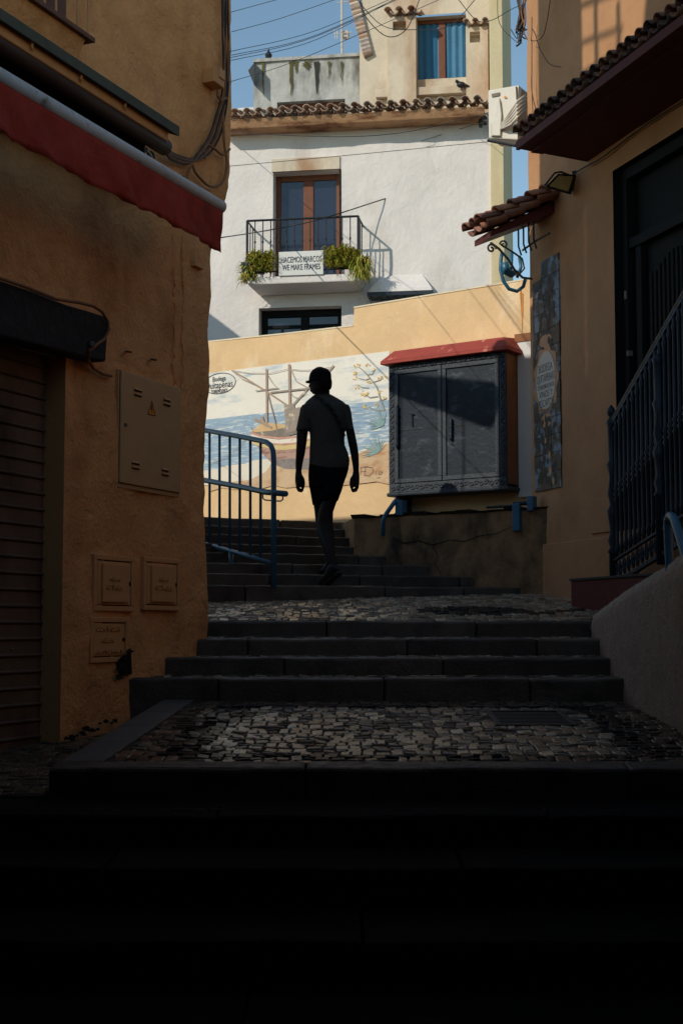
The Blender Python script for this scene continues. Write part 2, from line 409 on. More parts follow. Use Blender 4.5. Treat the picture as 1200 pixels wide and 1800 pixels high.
# cobbles ----------------------------------------------------------------
beige = [(.33,.25,.165),(.25,.185,.12),(.38,.30,.21),(.23,.17,.115),(.29,.23,.16),(.18,.135,.09)]
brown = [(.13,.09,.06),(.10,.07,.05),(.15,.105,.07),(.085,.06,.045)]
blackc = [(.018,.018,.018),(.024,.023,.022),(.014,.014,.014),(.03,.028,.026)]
def cobbles(name, x0, x1, y0, y1, zf, pick, size=.062, inside=None, rot=None, h=.007):
    mb = MB(); y = y0; r = 0
    while y < y1 - .01:
        ry = min(size*random.uniform(1.15, 1.55), y1-y)
        x = x0 - random.uniform(0, size)
        ph = random.uniform(0, 6)
        while x < x1:
            rx = size*random.uniform(.75, 1.3)
            cx, cy = x+rx/2, y+ry/2
            if cx > x0 and cx < x1 and (inside is None or inside(cx, cy)):
                wob = .018*math.sin(cx*7+ph) + .006*math.sin(cx*23)
                mb.col = random.choice(pick(cx, cy)); f = random.uniform(.85, 1.15); mb.col = tuple(c*f for c in mb.col)
                g_ = .0032; j = lambda: random.uniform(-.0055, .0055)
                q = [(x+g_+j(), y+g_+j()+wob), (x+rx/2, y+g_+abs(j())*-.5+wob), (x+rx-g_+j(), y+g_+j()+wob), (x+rx-g_+j()*.5, y+ry/2+wob), (x+rx-g_+j(), y+ry-g_+j()+wob), (x+rx/2, y+ry-g_+j()*.6+wob), (x+g_+j(), y+ry-g_+j()+wob), (x+g_+j()*.5, y+ry/2+wob)]
                tx, ty, tz = random.uniform(-.13,.13), random.uniform(-.15,.12), random.uniform(-.002,.002)
                cxx = sum(p[0] for p in q)/8; cyy = sum(p[1] for p in q)/8
                base = [V((p[0],p[1],zf(*p)-.014)) for p in q]
                def top(p, k, hh): 
                    X, Y = cxx+(p[0]-cxx)*k, cyy+(p[1]-cyy)*k
                    return V((X, Y, zf(X,Y)-.012+hh+tz+(X-cxx)*tx+(Y-cyy)*ty))
                r1 = [top(p, .98, h*.5) for p in q]; r2 = [top(p, .86, h) for p in q]; c = [top((cxx,cyy), 0, h*1.12)]
                fs = [[k,(k+1)%8,8+(k+1)%8,8+k] for k in range(8)] + [[8+k,8+(k+1)%8,16+(k+1)%8,16+k] for k in range(8)] + [[16+k,16+(k+1)%8,24] for k in range(8)]
                mb.mesh(base+r1+r2+c, fs)
            x += rx
        y += ry; r += 1
    o = mb.build(name, cob, smooth=False); o['kind'] = 'structure'; return o
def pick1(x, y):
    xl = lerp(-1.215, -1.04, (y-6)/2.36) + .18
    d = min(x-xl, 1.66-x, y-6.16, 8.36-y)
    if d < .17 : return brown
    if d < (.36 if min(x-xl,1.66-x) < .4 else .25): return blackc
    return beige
def in1(x, y):
    if 0.78 < x < 1.22 and 7.32 < y < 7.92: return False
    return x > lerp(-1.215, -1.04, (y-6)/2.36) + .18
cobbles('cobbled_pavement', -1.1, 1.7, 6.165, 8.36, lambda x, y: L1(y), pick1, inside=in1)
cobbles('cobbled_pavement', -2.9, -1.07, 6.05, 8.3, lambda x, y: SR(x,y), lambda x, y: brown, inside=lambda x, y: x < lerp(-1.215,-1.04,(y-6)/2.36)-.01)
def pick2(x, y):
    if (x-.95)**2/.42**2 + (y-10.35)**2/.32**2 < 1: return blackc
    if x > 1.35 and abs(y - (10.1 + (x-1.35)*.9)) < .09: return blackc
    return beige
cobbles('cobbled_pavement', -1.6, 2.3, 9.68, 12.0, lambda x, y: L2(y), pick2, inside=lambda x, y: y < RL(0,x)-.02)
for k,(a,b,c,d) in enumerate(fl[:3]):
    cobbles('cobbled_pavement', -1.5, 1.75, a+.125, b-.1, (lambda x, y, a=a, b=b, c=c, d=d: lerp(c,d,(y-a)/(b-a))), lambda x, y: beige+brown)
cobbles('cobbled_pavement', -2.4, 2.6, 5.76, 5.98, lambda x, y: -.728, lambda x, y: [(.05,.035,.025),(.035,.025,.02)])  # cobbles darkened in colour to sink into the foreground shade
# drain cover in landing one
dc = MB(); x0, x1, y0, y1 = .79, 1.21, 7.33, 7.91
for a,b,c,d in ((x0,x1,y0,y0+.03),(x0,x1,y1-.03,y1),(x0,x0+.03,y0+.03,y1-.03),(x1-.03,x1,y0+.03,y1-.03)):
    prism_xy(dc, [(a,c),(b,c),(b,d),(a,d)], -.6, lambda x, y: L1(y)+.002)
for k in range(9):
    yy = y0+.05+k*.056; prism_xy(dc, [(x0+.03,yy),(x1-.03,yy),(x1-.03,yy+.03),(x0+.03,yy+.03)], -.6, lambda x, y: L1(y)-.002)
tagp(dc.build('drain_cover', rsteel, bevel=.003), 'black iron drain cover set in the light cobbles of the nearer landing', 'drain cover')

# ================================================================ LEFT HOUSE
lh = thing('ochre_house', LW.P(-1.5,-.7), 'ochre rough-plastered house on the left with a roller shutter and dark lintel', 'house')
prof = [(0,409),(120,409),(270,405),(330,401),(370,394),(410,381),(440,372),(520,369),(600,365),(700,363),(850,361),(1000,362),(1110,364),(1250,364)]
uvp = [LW.uv(x, y) for y, x in prof][::-1]
def uend(v):
    if v <= uvp[0][1]: return uvp[0][0]
    for (a, b) in zip(uvp, uvp[1:]):
        if a[1] <= v <= b[1]: return lerp(a[0], b[0], (v-a[1])/(b[1]-a[1]))
    return uvp[-1][0]
uj = LW.uv(112, 900)[0]
vt = LW.uv(112, 622)[1]
HOLE = (-6, uj, -1.6, vt)
wg = wallgrid(LW, -3.1, 0.0, -1.0, 4.5, .028, .022, [HOLE], uend, uj+.3, 1.6)
for p, q in zip(wg.edge, wg.edge[1:]):       # rounded return of the corner
    d = V((-.82, .57, 0)); a = V((.1,.1,0))
    wg.face([p, p+V((-.01,.03,0)), q+V((-.01,.03,0)), q]); wg.face([p+V((-.01,.03,0)), p+V((-.45,.34,0)), q+V((-.45,.34,0)), q+V((-.01,.03,0))])
wg.build('wall', ochre, lh, smooth=True)
# reveal of the shutter opening
mb = MB(); mb.face([LW.P(uj,-1.0,0), LW.P(uj,vt,0), LW.P(uj,vt,-.16), LW.P(uj,-1.0,-.16)])
mb.face([LW.P(-3.1,vt,0), LW.P(uj,vt,0), LW.P(uj,vt,-.4), LW.P(-3.1,vt,-.4)])
mb.build('door_reveal', ochre_d, lh)
sh = MB(); v = -.78; 
while v < vt:
    pf = [(v, -.135), (v+.008,-.118), (v+.014,-.118),(v+.022,-.13),(v+.085,-.13)]
    for (a, b) in zip(pf, pf[1:]): sh.face([LW.P(-3.1,a[0],a[1]), LW.P(uj-.001,a[0],a[1]), LW.P(uj-.001,b[0],b[1]), LW.P(-3.1,b[0],b[1])])
    sh.face([LW.P(-3.1,v+.085,-.13), LW.P(uj-.001,v+.085,-.13), LW.P(uj-.001,v+.0875,-.135), LW.P(-3.1,v+.0875,-.135)])
    v += .0875
sh.build('roller_shutter', shut_m, lh)
mb = MB(); u_, v_ = LW.uv(22, 1140, -.12); mb.prism(LW, [(u_,v_),(u_+.012,v_+.003),(u_+.008,v_-.012)], -.128,-.12); mb.build('tag_on_shutter', acb, lh)
# main mass behind
mass = MB()
def wl(y, w=-.25): 
    t = (y-LW.o.y)/LW.u.y; return (LW.P(t,0,w).x, LW.P(t,0,w).y)
c0 = wl(9.1,-.25)
prism_xy(mass, [wl(7.46), wl(9.02), (-3.2,6.9), (-3.9,6.0)], -1.4, 9.2)
mass.build('wall', ochre, lh)
mass = MB(); a, b = wl(5.4), wl(7.455)
prism_xy(mass, [a, b, (b[0]-3,b[1]-3.2), (a[0]-4,a[1]-3.5)], -1.4, lambda x, y: 7.3 if y > 6.8 or x < -3 and y > 4.0 else 8.1)
mass.build('wall', ochre, lh)
mass = MB(); prism_xy(mass, [wl(1.0), wl(5.395), (-7,2.5), (-8,1.0)], -1.4, 8.6); mass.build('wall', ochre, lh)
# unseen rear wings, heights shaped so the roof edges throw the shade
mass = MB(); fx = lambda y: 12.44-1.44*y
prism_xy(mass, [(-1.02,9.28),(fx(9.76),9.76),(-4.87,6.8),(-3.3,6.95),(-1.3,9.0)], -1.4, 4.85); mass.build('rear_wing', ochre, lh)
mass = MB(); prism_xy(mass, [(fx(9.5)-.008,9.5),(fx(12.2)-.008,12.2),(-9,9),(-4.2,6.9)], -1.4, 3.52); mass.build('rear_wing', ochre, lh)
# roof terrace rail (throws the thin shadows top right)
rl = MB()
for t in (.0,.35,.7): 
    p = wl(7.6-t*2,-.3); rl.tube([(p[0],p[1],6.9),(p[0]+.1,p[1]+.1,8.1)], .03, 6)
pa, pb = wl(7.8,-.3), wl(6.1,-.3); rl.tube([(pa[0],pa[1],7.75),(pb[0],pb[1],8.3)], .025, 6); rl.tube([(pa[0],pa[1],7.45),(pb[0],pb[1],8.0)], .02, 6)
rl.build('roof_rail', iron, lh)
# tapered roll added out of sight to throw the dark band on the cabinet
tk = thing('cabinet_shadow_roll', (-2.2,10.1,3.52), 'unseen tapered tarpaulin on a stand on the rear roof of the ochre house', 'blocker')
mb = MB(); A, B = V((-1.66,9.79,4.27)), V((-2.66,10.48,4.62)); mb.tube([A, A*.98+B*.02, B*.98+A*.02, B], [.17,.19,.08,.06], 14); mb.build('roll', alu, tk, smooth=True)
for q in (.25,.8):
    mb = MB(); p = A.lerp(B, q); mb.tube([(p.x,p.y,3.5),(p.x,p.y,p.z-.1)], .009, 6); mb.build('leg', iron, tk)
# plinth drain crack / pipe remnants
def hooked(px, py):
    mb = MB(); p = LW.pt(px, py, 0); mb.tube([LW.pt(px,py,-.02), LW.pt(px,py,.035), LW.pt(px+9,py+1,.045)], .006, 6); return mb
h = thing('wall_hooks', LW.pt(240,625), 'pair of rusty iron hooks left in the ochre wall above the cabinet', 'hooks')
hooked(222,618).build('hook', iron, h); hooked(266,632).build('hook', iron, h)
# lintel
lt = MB(); pp = [(-60,470),(0,492),(60,512),(120,536),(165,549),(186,556),(191,572),(187,636),(160,630),(100,615),(40,600),(0,590),(-60,578)]
q = [LW.uv(x, y, .1) for x, y in pp]; lt.prism(LW, q, -.03, .1)
bm_ = lt.build('lintel_beam', wood_d, lh, bevel=.012)
cb = thing('beam_cable', LW.pt(100,520), 'ochre painted cable looping over and below the dark wooden beam', 'cable')
mb = MB(); mb.tube([LW.pt(x,y,w) for x,y,w in ((-40,470,.12),(0,489,.12),(50,506,.12),(100,526,.13),(140,532,.13),(165,538,.13),(180,548,.125),(190,565,.12),(191,582,.11),(184,596,.115),(170,606,.12),(158,616,.12),(155,632,.08),(165,648,.03),(180,657,.02),(196,661,.02))], .009, 6)
mb.build('cable', cable_b, cb, smooth=True)
mb = MB(); mb.tube([LW.pt(163,604,.1), LW.pt(163,604,.135)], .016, 8); mb.build('clip', iron_l, cb)

# electric cabinet
def rectuv(F, p0, p1, w=0):
    a = F.uv(*p0, w); b = F.uv(*p1, w); return a[0], b[0], b[1], a[1]
ec = thing('electric_cabinet', LW.pt(265,860), 'beige flat electric cabinet with warning triangle and louvres in the ochre wall', 'cabinet')
u0, v1 = LW.uv(217, 652, .03); u1, v0 = LW.uv(315, 868, .03); u0 = LW.uv(213,745,.03)[0]; u1 = LW.uv(318,775,.03)[0]
v1 = LW.uv(217,652,.03)[1]; v0 = LW.uv(210,850,.03)[1]
mb = MB(); mb.box(LW, u0-.012, u1+.012, v0-.02, v1+.008, -.05, .018); mb.build('frame', cab_m, ec, bevel=.003)
mb = MB(); mb.box(LW, u0, u1, v0+.008, v1, .018, .03); mb.build('door', cab_m, ec, bevel=.004)
mb = MB(); mb.box(LW, u0-.003, u1+.003, v0+.005, v1+.003, .018, .0192); mb.build('gap', dark_m, ec)
for (x, y) in ((242,689),(293,706),(238,817),(290,829)):
    cu_, cv_ = LW.uv(x, y, .03); mb = MB()
    for dz in (-.014, .014):
        mb.hexa([LW.P(cu_-.045,cv_+dz-.006,.03),LW.P(cu_+.045,cv_+dz-.006,.03),LW.P(cu_+.045,cv_+dz+.008,.03),LW.P(cu_-.045,cv_+dz+.008,.03)],
                [LW.P(cu_-.04,cv_+dz-.006,.043),LW.P(cu_+.04,cv_+dz-.006,.043),LW.P(cu_+.04,cv_+dz-.002,.043),LW.P(cu_-.04,cv_+dz-.002,.043)])
        mb2 = MB(); 
    mb.build('louvre', cab_m, ec)
    mb = MB()
    for dz in (-.014, .014): mb.box(LW, cu_-.042, cu_+.042, cv_+dz-.0125, cv_+dz-.0065, .03, .034)
    mb.build('louvre_slot', dark_m, ec)
mb = MB(); a = LW.uv(267,715,.032); s_ = .044; mb.prism(LW, [(a[0]-s_,a[1]-.05),(a[0]+s_,a[1]-.05),(a[0],a[1]+.035)], .03, .0315); mb.build('warning_sign', warn_y, ec)
mb = MB(); z_ = [(0,.02),(-.012,-.012),(-.001,-.01),(-.006,-.038),(.012,-.004),(.003,-.006),(.009,.018)]
mb.face([LW.P(a[0]+x, a[1]+y-.005, .0325) for x,y in z_]); mb.build('lightning_symbol', blackp, ec)
tri = [(a[0]-s_,a[1]-.05),(a[0]+s_,a[1]-.05),(a[0],a[1]+.035)]
mb = MB()
for k in range(3): mb.tube([LW.P(*tri[k],.032), LW.P(*tri[(k+1)%3],.032)], .0022, 4)
mb.build('sign_border', blackp, ec)
mb = MB(); mb.tube([LW.pt(221,747,.03), LW.pt(221,747,.038)], .012, 10); mb.build('lock', iron_l, ec)
# water meter covers
def meter(px0, py0, px1, py1, label, words, group=None, frame=True):
    t = thing('meter_cover', LW.pt((px0+px1)/2, py1), label, 'meter cover', group)
    u0, v1 = LW.uv(px0, py0, .02); u1, v0 = LW.uv(px1, py1, .02)
    mb = MB()
    for a,b,c,d in ((u0-.035,u1+.035,v1,v1+.03),(u0-.035,u1+.035,v0-.03,v0),(u0-.035,u0,v0,v1),(u1,u1+.035,v0,v1)): mb.box(LW, a,b,c,d, -.03, .017)
    mb.build('frame', ochre_d, t, bevel=.004)
    mb = MB(); mb.box(LW, u0,u1,v0,v1,-.03,.004); mb.build('gap', dark_m, t)
    mb = MB(); mb.box(LW, u0+.006,u1-.006,v0+.006,v1-.006,.004,.014)
    if frame: mb.box(LW, u0+.045,u1-.045,v0+.02,v1-.02,.014,.028)
    mb.build('lid', ochre_d, t, bevel=.006)
    mb = MB(); p = LW.P(u1-.025,(v0+v1)/2,.014); mb.tube([p, p+LW.n*.008], .011, 8); mb.build('lock', dark_m, t)
    for (w_, a, b) in words: text_on(LW, w_, a, b, .0295 if frame else .0155, ochre_d, 'lettering', t, bold=.01, extr=.0025)
    return t
meter(173,983,232,1066,'ochre painted water meter cover directly above the small square contador cover',[('AGUA',(193,1013),(212,1022)),('POTABLE',(188,1027),(216,1038))],'painted water meter covers')
meter(260,987,313,1065,'ochre painted water meter cover on the right, nearest the house corner',[('AGUA',(280,1014),(296,1023)),('POTABLE',(274,1028),(303,1039))],'painted water meter covers')
meter(167,1094,222,1154,'small square meter cover lettered contador at the foot of the ochre wall',[('CONTADOR',(170,1101),(212,1110)),('AGUA',(178,1119),(200,1130)),('ABASTECIMIENTO',(169,1143),(219,1149))],frame=False)
mb = MB(); q=[LW.uv(x,y,.01) for x,y in ((205,1160),(218,1155),(228,1140),(230,1185),(212,1188))]; mb.prism(LW,q,-.01,.019); mb.build('plaster_hole', dark_m, lh)
random.seed(31)
for (xs_0, ys_0, xs_1, ys_1, n_) in ((120,1303,206,1262,12),(206,1188,232,1140,7)):
    mb = MB()
    for k in range(n_):
        x = lerp(xs_0, xs_1, k/n_)+random.uniform(-4,4); y = lerp(ys_0, ys_1, k/n_)+random.uniform(-6,4); r = random.uniform(3,8)
        q = [LW.uv(x+r*math.cos(t)*random.uniform(.6,1.5), y+r*.7*math.sin(t)*random.uniform(.5,1.4), .024) for t in [j*.7 for j in range(9)]]
        mb.face([LW.P(a_, b_, .026+k*.0003) for a_, b_ in q])
    mb.build('plaster_loss', M('bare_masonry', lin((34,28,24)), .95, .5, 20, bump=.6, bscale=60), lh)
# vertical cracked chase near corner
mb = MB()
for (xx, amp) in ((306,5),(322,4)):
    pts = [(xx+random.uniform(-amp,amp)*.5, y) for y in range(415, 690, 9)]
    for p, q in zip(pts, pts[1:]):
        pass
    mb = MB(); mb.tube([LW.pt(*p, .004+.010*abs(math.sin(i_*1.3))) for i_, p in enumerate(pts)], [random.uniform(.003,.008) for _ in pts], 5)
    mb.build('crack', ochre, lh)
# little L bracket
mb = MB(); a = LW.uv(341,437,.03); b = LW.uv(357,470,.03); mb.box(LW,a[0],a[0]+.02,b[1],a[1],0,.04); mb.box(LW,a[0],b[0],b[1]-.015,b[1]+.008,0,.04); 
tagp(mb.build('wall_bracket', ochre_d), 'small L-shaped painted bracket under the awning end by the house corner', 'bracket')

# upper window corner (top left)
wn = thing('upper_window', LW.pt(100,60), 'barred upper window with a tiled sill above the awning', 'window')
sl = MB(); u1, v0 = LW.uv(163, 68, .14); sl.box(LW, -3.4, u1, v0-.028, v0, -.02, .16); sl.build('sill', tile_m, wn, bevel=.004)
for f in range(1): pass
mb = MB(); vv = v0; mb.hexa([LW.P(-3.4,vv-.36,-.02),LW.P(u1-.06,vv-.36,-.02),LW.P(u1-.06,vv-.028,-.02),LW.P(-3.4,vv-.028,-.02)],
                           [LW.P(-3.4,vv-.34,.0),LW.P(u1-.06,vv-.34,.0),LW.P(u1-.06,vv-.028,.13),LW.P(-3.4,vv-.028,.13)]); mb.build('corbel', ochre, wn)
for k in range(9):
    ub = u1-.03-k*.105; mb = MB(); mb.tube([LW.P(ub, v0, .13), LW.P(ub, v0+.9, .13)], .007, 6); mb.build('bar', casset, wn)
mb = MB(); mb.box(LW, -3.4, u1-.1, v0, v0+1.2, .0, .03); mb.build('wooden_frame', wood_b, wn)
for o in [o for o in bpy.data.objects if o.name.startswith('sill')]:
    for d in o.data.color_attributes['Col'].data: d.color = (.16,.07,.04,1)

# awning
aw = thing('awning', LW.pt(200,250), 'rolled shop awning with scarlet valance and grey front bar on the ochre house', 'awning')
WB = .46
E = LW.uv(389, 365, WB); ue, ve = E
mb = MB(); mb.tube([LW.P(-3.6,ve,WB), LW.P(ue-.01,ve,WB), LW.P(ue+.005,ve,WB)], [.042,.042,.03], 16); mb.build('front_bar', alu, aw, smooth=True)
val = MB(); nn_ = 170
rows_ = 8; vs = []
ub0 = -3.6
for j in range(rows_+1):
    for i in range(nn_+1):
        u = lerp(ub0, ue-.02, i/nn_); t = j/rows_
        drop = .25 + .005*math.sin(u*5) + .003*math.sin(u*17)
        w = WB+.02 + t*(.012*math.sin(u*13+2.5*t)+.03*fr(u*4-t*1.2, t*.7, 0)+.006*math.sin(u*37+4*t))
        vs.append(LW.P(u, ve-.03-drop*t, w))
val.mesh(vs, [[j*(nn_+1)+i, j*(nn_+1)+i+1, (j+1)*(nn_+1)+i+1, (j+1)*(nn_+1)+i] for j in range(rows_) for i in range(nn_)])
vo = val.build('valance', red_c, aw, smooth=True); sd = vo.modifiers.new('t','SOLIDIFY'); sd.thickness = .003
vR = LW.uv(200, 203, .2)[1]; uR = LW.uv(290, 262, .2)[0]
mb = MB(); mb.tube([LW.P(-3.6,vR,.2), LW.P(uR,vR,.2)], .05, 14); mb.build('canvas_roll', darkroll, aw, smooth=True)
mb = MB(); mb.box(LW, -3.6, uR-.06, vR-.3, vR+.02, .02, .1); mb.build('void_shade_board', dark_m, aw)  # dark board added to stand in for the shaded void under the roll
vC0 = LW.uv(200,188,.26)[1]; vC1 = LW.uv(200,168,.26)[1]; c_ = (0, vC0-.03)
mb = MB(); mb.box(LW, -3.6, LW.uv(297,250,.26)[0], vC0, vC1, .0, .26); mb.build('cassette', casset, aw, bevel=.01)
for px in (47,135,213):
    a = LW.uv(px, 200, .25)[0]; mb = MB(); mb.tube([LW.P(a,vC1,.255), LW.P(a,vC1-.01,.28), LW.P(a,vC0+.03,.275),LW.P(a+.015,vC0+.02,.27)], .007, 6); mb.build('clip', casset, aw)
f_ = LW.uv(316, 240, .3)
mb = MB(); mb.hexa([LW.P(-3.6,f_[1]+.0,.3),LW.P(f_[0],f_[1]+.0,.3),LW.P(f_[0]-.02,f_[1]+.11,-.0),LW.P(-3.6,f_[1]+.11,-.0)],
                   [LW.P(-3.6,f_[1]+.06,.3),LW.P(f_[0],f_[1]+.06,.3),LW.P(f_[0]-.02,f_[1]+.16,-.0),LW.P(-3.6,f_[1]+.16,-.0)]); mb.build('hood', flash, aw, bevel=.004)
for px, py, in ((265,272),(330,322)):
    mb = MB(); p = LW.pt(px, py, .18); mb.tube([LW.pt(px,py,.02), p], .014, 6); mb.tube([p, LW.pt(px-8,py-10,.3)], .012, 6); mb.build('arm_bracket', iron, aw)
mb = MB(); c = LW.pt(266, 276, .24); mb.tube([c + LW.u*(.034*math.cos(t))+V((0,0,.034*math.sin(t))) for t in [k*.5 for k in range(13)]], .006, 6); mb.build('winch_ring', iron, aw)

# cables on the corner
cg = 'cables fixed along the corner of the ochre house'
def cable(pts, r, mat, name, label, grp=None, smooth=True, n=6):
    # catmull-rom through points
    P = [V(p) for p in pts]; out = []
    for i in range(len(P)-1):
        p0, p1, p2, p3 = P[max(i-1,0)], P[i], P[i+1], P[min(i+2,len(P)-1)]
        for k in range(6):
            t = k/6; out.append(.5*((2*p1)+(p2-p0)*t+(2*p0-5*p1+4*p2-p3)*t*t+(3*p1-p0-3*p2+p3)*t**3))
    out.append(P[-1]); mb = MB()
    mb.tube(out, [r*max(.35, p.y/20) for p in out] if name == 'overhead_wire' else r, n); o = mb.build(name, mat, smooth=smooth)
    tagp(o, label, 'cable', grp); return o
random.seed(3)
for k in range(5):
    dx = -k*2.6
    cable([LW.pt(402+dx, y, .02+.006*k) for y in (-60,)] + [LW.pt(402+dx+random.uniform(-2,2), y, .03+random.uniform(0,.02)) for y in (0,60,120,165)] +
          [LW.pt(396+dx-k*1.2, 200, .03), LW.pt(386+dx-k*2, 240, .03), LW.pt(366-k*5, 272, .03), LW.pt(340-k*3, 280+k*2, .03), LW.pt(306-k*2, 270+k*2, .05), LW.pt(290, 256, .1)], .007, cable_b if k%2 else cable_m,
          'corner_cable', 'cable of the bundle running down the ochre corner and across to the awning', cg)
cable([LW.pt(392,200,.03), LW.pt(394,250,.04), LW.pt(399,290,.04), LW.pt(390,322,.04), LW.pt(368,327,.04), LW.pt(345,305,.04), LW.pt(338,290,.04), LW.pt(330,305,.03),LW.pt(329,318,.03)], .009, cable_b, 'conduit', 'thick ochre conduit looping low just above the awning bar end')
cable([LW.pt(361,280,.03), LW.pt(359,262,.03), LW.pt(366,254,.03), LW.pt(380,264,.04), LW.pt(392,272,.04),LW.pt(404,262,.03)], .009, cable_b, 'conduit', 'short bent ochre conduit clipped beside the cable bundle')
jb = thing('junction_box', LW.pt(386,160), 'small ochre junction box beside the cables high on the left corner', 'junction box')
mb = MB(); mb.pbox(LW, (377,117),(395,156), 0, .09); mb.build('box', casset, jb, bevel=.005)
mb = MB(); mb.pbox(LW, (387,118),(396,142), .09, .1); mb.build('cover', casset, jb, bevel=.004)
mb = MB(); mb.tube([LW.pt(382,157,.05), LW.pt(382,168,.05), LW.pt(388,176,.05), LW.pt(398,172,.05)], .009, 6); mb.build('tail_cable', cable_b, jb)

# ================================================================ RIGHT HOUSE
rh = thing('peach_house', RW.P(.5,0), 'peach plastered house on the right with tiled eave and black door', 'house')
ud = RW.uv(1082, 700)[0]; vtop = RW.uv(1082, 297)[1]
def uv0(x,y): return RW.uv(x,y)
U0 = RW.uv(932, 700)[0]
HD = (ud, 9, .7, vtop)
wg = wallgrid(RW, U0, 4.5, -.4, 5.55, .05, .008, [HD], None, None, 1.2, 5)
keep = [f for f in wg.f if (lambda c: (c-RW.o).z < (5.55 - max(0,(c-RW.o).dot(RW.u)-U0-.1)*.45 if (c-RW.o).dot(RW.u) < U0+2.4 else 4.5))(sum((wg.v[i] for i in f), V())/4)]
wg.f = keep; wg.c = wg.c[:len(keep)]
for p, q in zip(wg.edge0, wg.edge0[1:]): wg.face([p, q, q+V((.9,.6,0)), p+V((.9,.6,0))])
wg.build('wall', peach, rh, smooth=True)
mb = MB(); mb.face([RW.P(ud,.7,0), RW.P(ud,vtop,0), RW.P(ud,vtop,-.14), RW.P(ud,.7,-.14)]); mb.face([RW.P(ud,vtop,0), RW.P(4.5,vtop,0), RW.P(4.5,vtop,-.14), RW.P(ud,vtop,-.14)]); mb.build('door_reveal', black_w, rh)
mass = MB(); mass.prism(RW, [(U0+.06,-1.4),(9,-1.4),(9,3.9),(4.5,3.95),(U0+2.4,4.45),(U0+.06,5.5)], -5, -.2); mass.build('wall', peach, rh)
# plinth
mb = MB(); a = RW.uv(1080, 945, .02); mb.box(RW, U0-.005, a[0]+.3, -.3, RW.uv(985,953,.02)[1], -.02, .02); mb.build('plinth', peach, rh, bevel=.008)
mb = MB(); mb.pbox(RW, (1037,878),(1073,934), 0, .014); mb.build('service_cover', peach, rh, bevel=.004)
# door
dr = MB(); dr.box(RW, ud, 4.5, .7, vtop, -.16, -.14); door = dr.build('door', black_w, rh)
dp = MB(); dp.box(RW, ud+.0, ud+.09, .7, vtop, -.14, -.06); dp.box(RW, ud+.09, 4.5, vtop-.09, vtop, -.14, -.06)
dp.box(RW, ud+.09, 4.5, vtop-.62, vtop-.54, -.14, -.075); dp.box(RW, ud+.16, ud+.24, .7, vtop-.62, -.14, -.09)
for k in range(16):
    uu = ud+.32+k*.06; top_ = vtop-.85 + .1*math.sin(min(1,max(0,(k-1)/9))*math.pi)
    dp.box(RW, uu, uu+.035, 1.0, top_, -.14, -.11)
f = dp.build('door_frame', black_w, rh, bevel=.006)
dh = MB(); dh.pbox(RW,(1096,512),(1099,525),-.09,-.05,-.05); dh.build('hinge', iron_l, rh); dh = MB(); dh.pbox(RW,(1100,617),(1103,625),-.09,-.05,-.05); dh.build('hinge', iron_l, rh)
# main eave
ev = thing('tiled_eave', RW.pt(1045,275), 'long dark tiled eave with red wooden soffit over the black door', 'eave')
we = .58
a = RW.uv(912, 262, we); ue0 = a[0]; zE = a[1]; zW = RW.uv(1045, 275, 0)[1]
mb = MB()
mb.hexa([RW.P(ue0,zW,0),RW.P(4.5,zW,0),RW.P(4.5,zE,we),RW.P(ue0,zE,we)],[RW.P(ue0,zW+.2,0),RW.P(4.5,zW+.2,0),RW.P(4.5,zE+.05,we),RW.P(ue0,zE+.05,we)])
mb.build('soffit', wood_r, ev)
mb = MB(); mb.box(RW, ue0, 4.5, zE-.012, zE+.055, we, we+.03); mb.build('fascia', wood_r, ev, bevel=.004)
mb = MB(); mb.box(RW, ue0, 4.5, zE-.02, zE-.0, we-.2, we-.1); mb.build('batten', wood_r, ev)
tiles_dark = [(.12,.06,.045),(.09,.05,.04),(.15,.075,.05),(.07,.045,.04),(.17,.08,.05)]
sdir = (-RW.n*we + V((0,0,.17))).normalized()
mb = MB(); barrel(mb, RW.P(ue0-.02, zE+.085, we+.04), RW.u, sdir, 26, .125, .32, 2, tiles_dark, r=.05); mb.build('tiles', tile_m, ev, smooth=True)
mb = MB()
for (pa, pb) in (((1030,125),(1095,62)),): 
    A = RW.pt(*pa,.1); B = RW.pt(*pb,.1)
mb.tube([RW.P(RW.uv(1030,112,.28)[0],zE+.2,.3), RW.P(RW.uv(1096,62,.28)[0],zE+.2,.3)], .045, 8); mb.build('loose_tile', tile_m, ev)
# cable along wall under eave
cable([RW.pt(x,y,.03) for x,y in ((1212,170),(1130,222),(1060,275),(1012,303),(975,340),(945,368),(920,392))], .006, cable_m, 'wall_cable', 'thin black cable running along the peach wall under the red soffit')
# flood light
fl_ = thing('floodlight', RW.pt(1005,320), 'black rectangular floodlight on a bent arm by the eave corner', 'floodlight')
FL = Frame(RW.pt(985,322,.22).x, RW.pt(985,322,.22).y, .9, -.5)
z0 = RW.pt(985,322,.22).z
mb = MB(); c = [at(978,306,11.2), at(1012,306,11.4), at(1003,343,11.4), at(955,328,11.2)]
c = [at(980,305,10.95), at(1012,307,11.1), at(1001,342,11.1), at(957,329,10.95)]
bk = [p+V((.02,.06,.015)) for p in c]; mb.hexa(c, bk); mb.build('housing', iron, fl_, bevel=.006)
gl = M('lamp_glass', lin((176,156,110)), .25, .1, 5, bump=0)
ctr = sum(c, V())/4; ci = [ctr+(p-ctr)*.76 + V((0,-.004,0)) for p in c]; mb = MB(); mb.face(ci); mb.build('glass', gl, fl_)
mb = MB(); mb.tube([at(1000,308,11.05), at(985,302,11.0), at(974,304,10.98), at(957,326,10.95)], .008, 6); mb.tube([at(1005,304,11.1), RW.pt(1012,302,0)], .014, 6); mb.build('arm', iron, fl_)
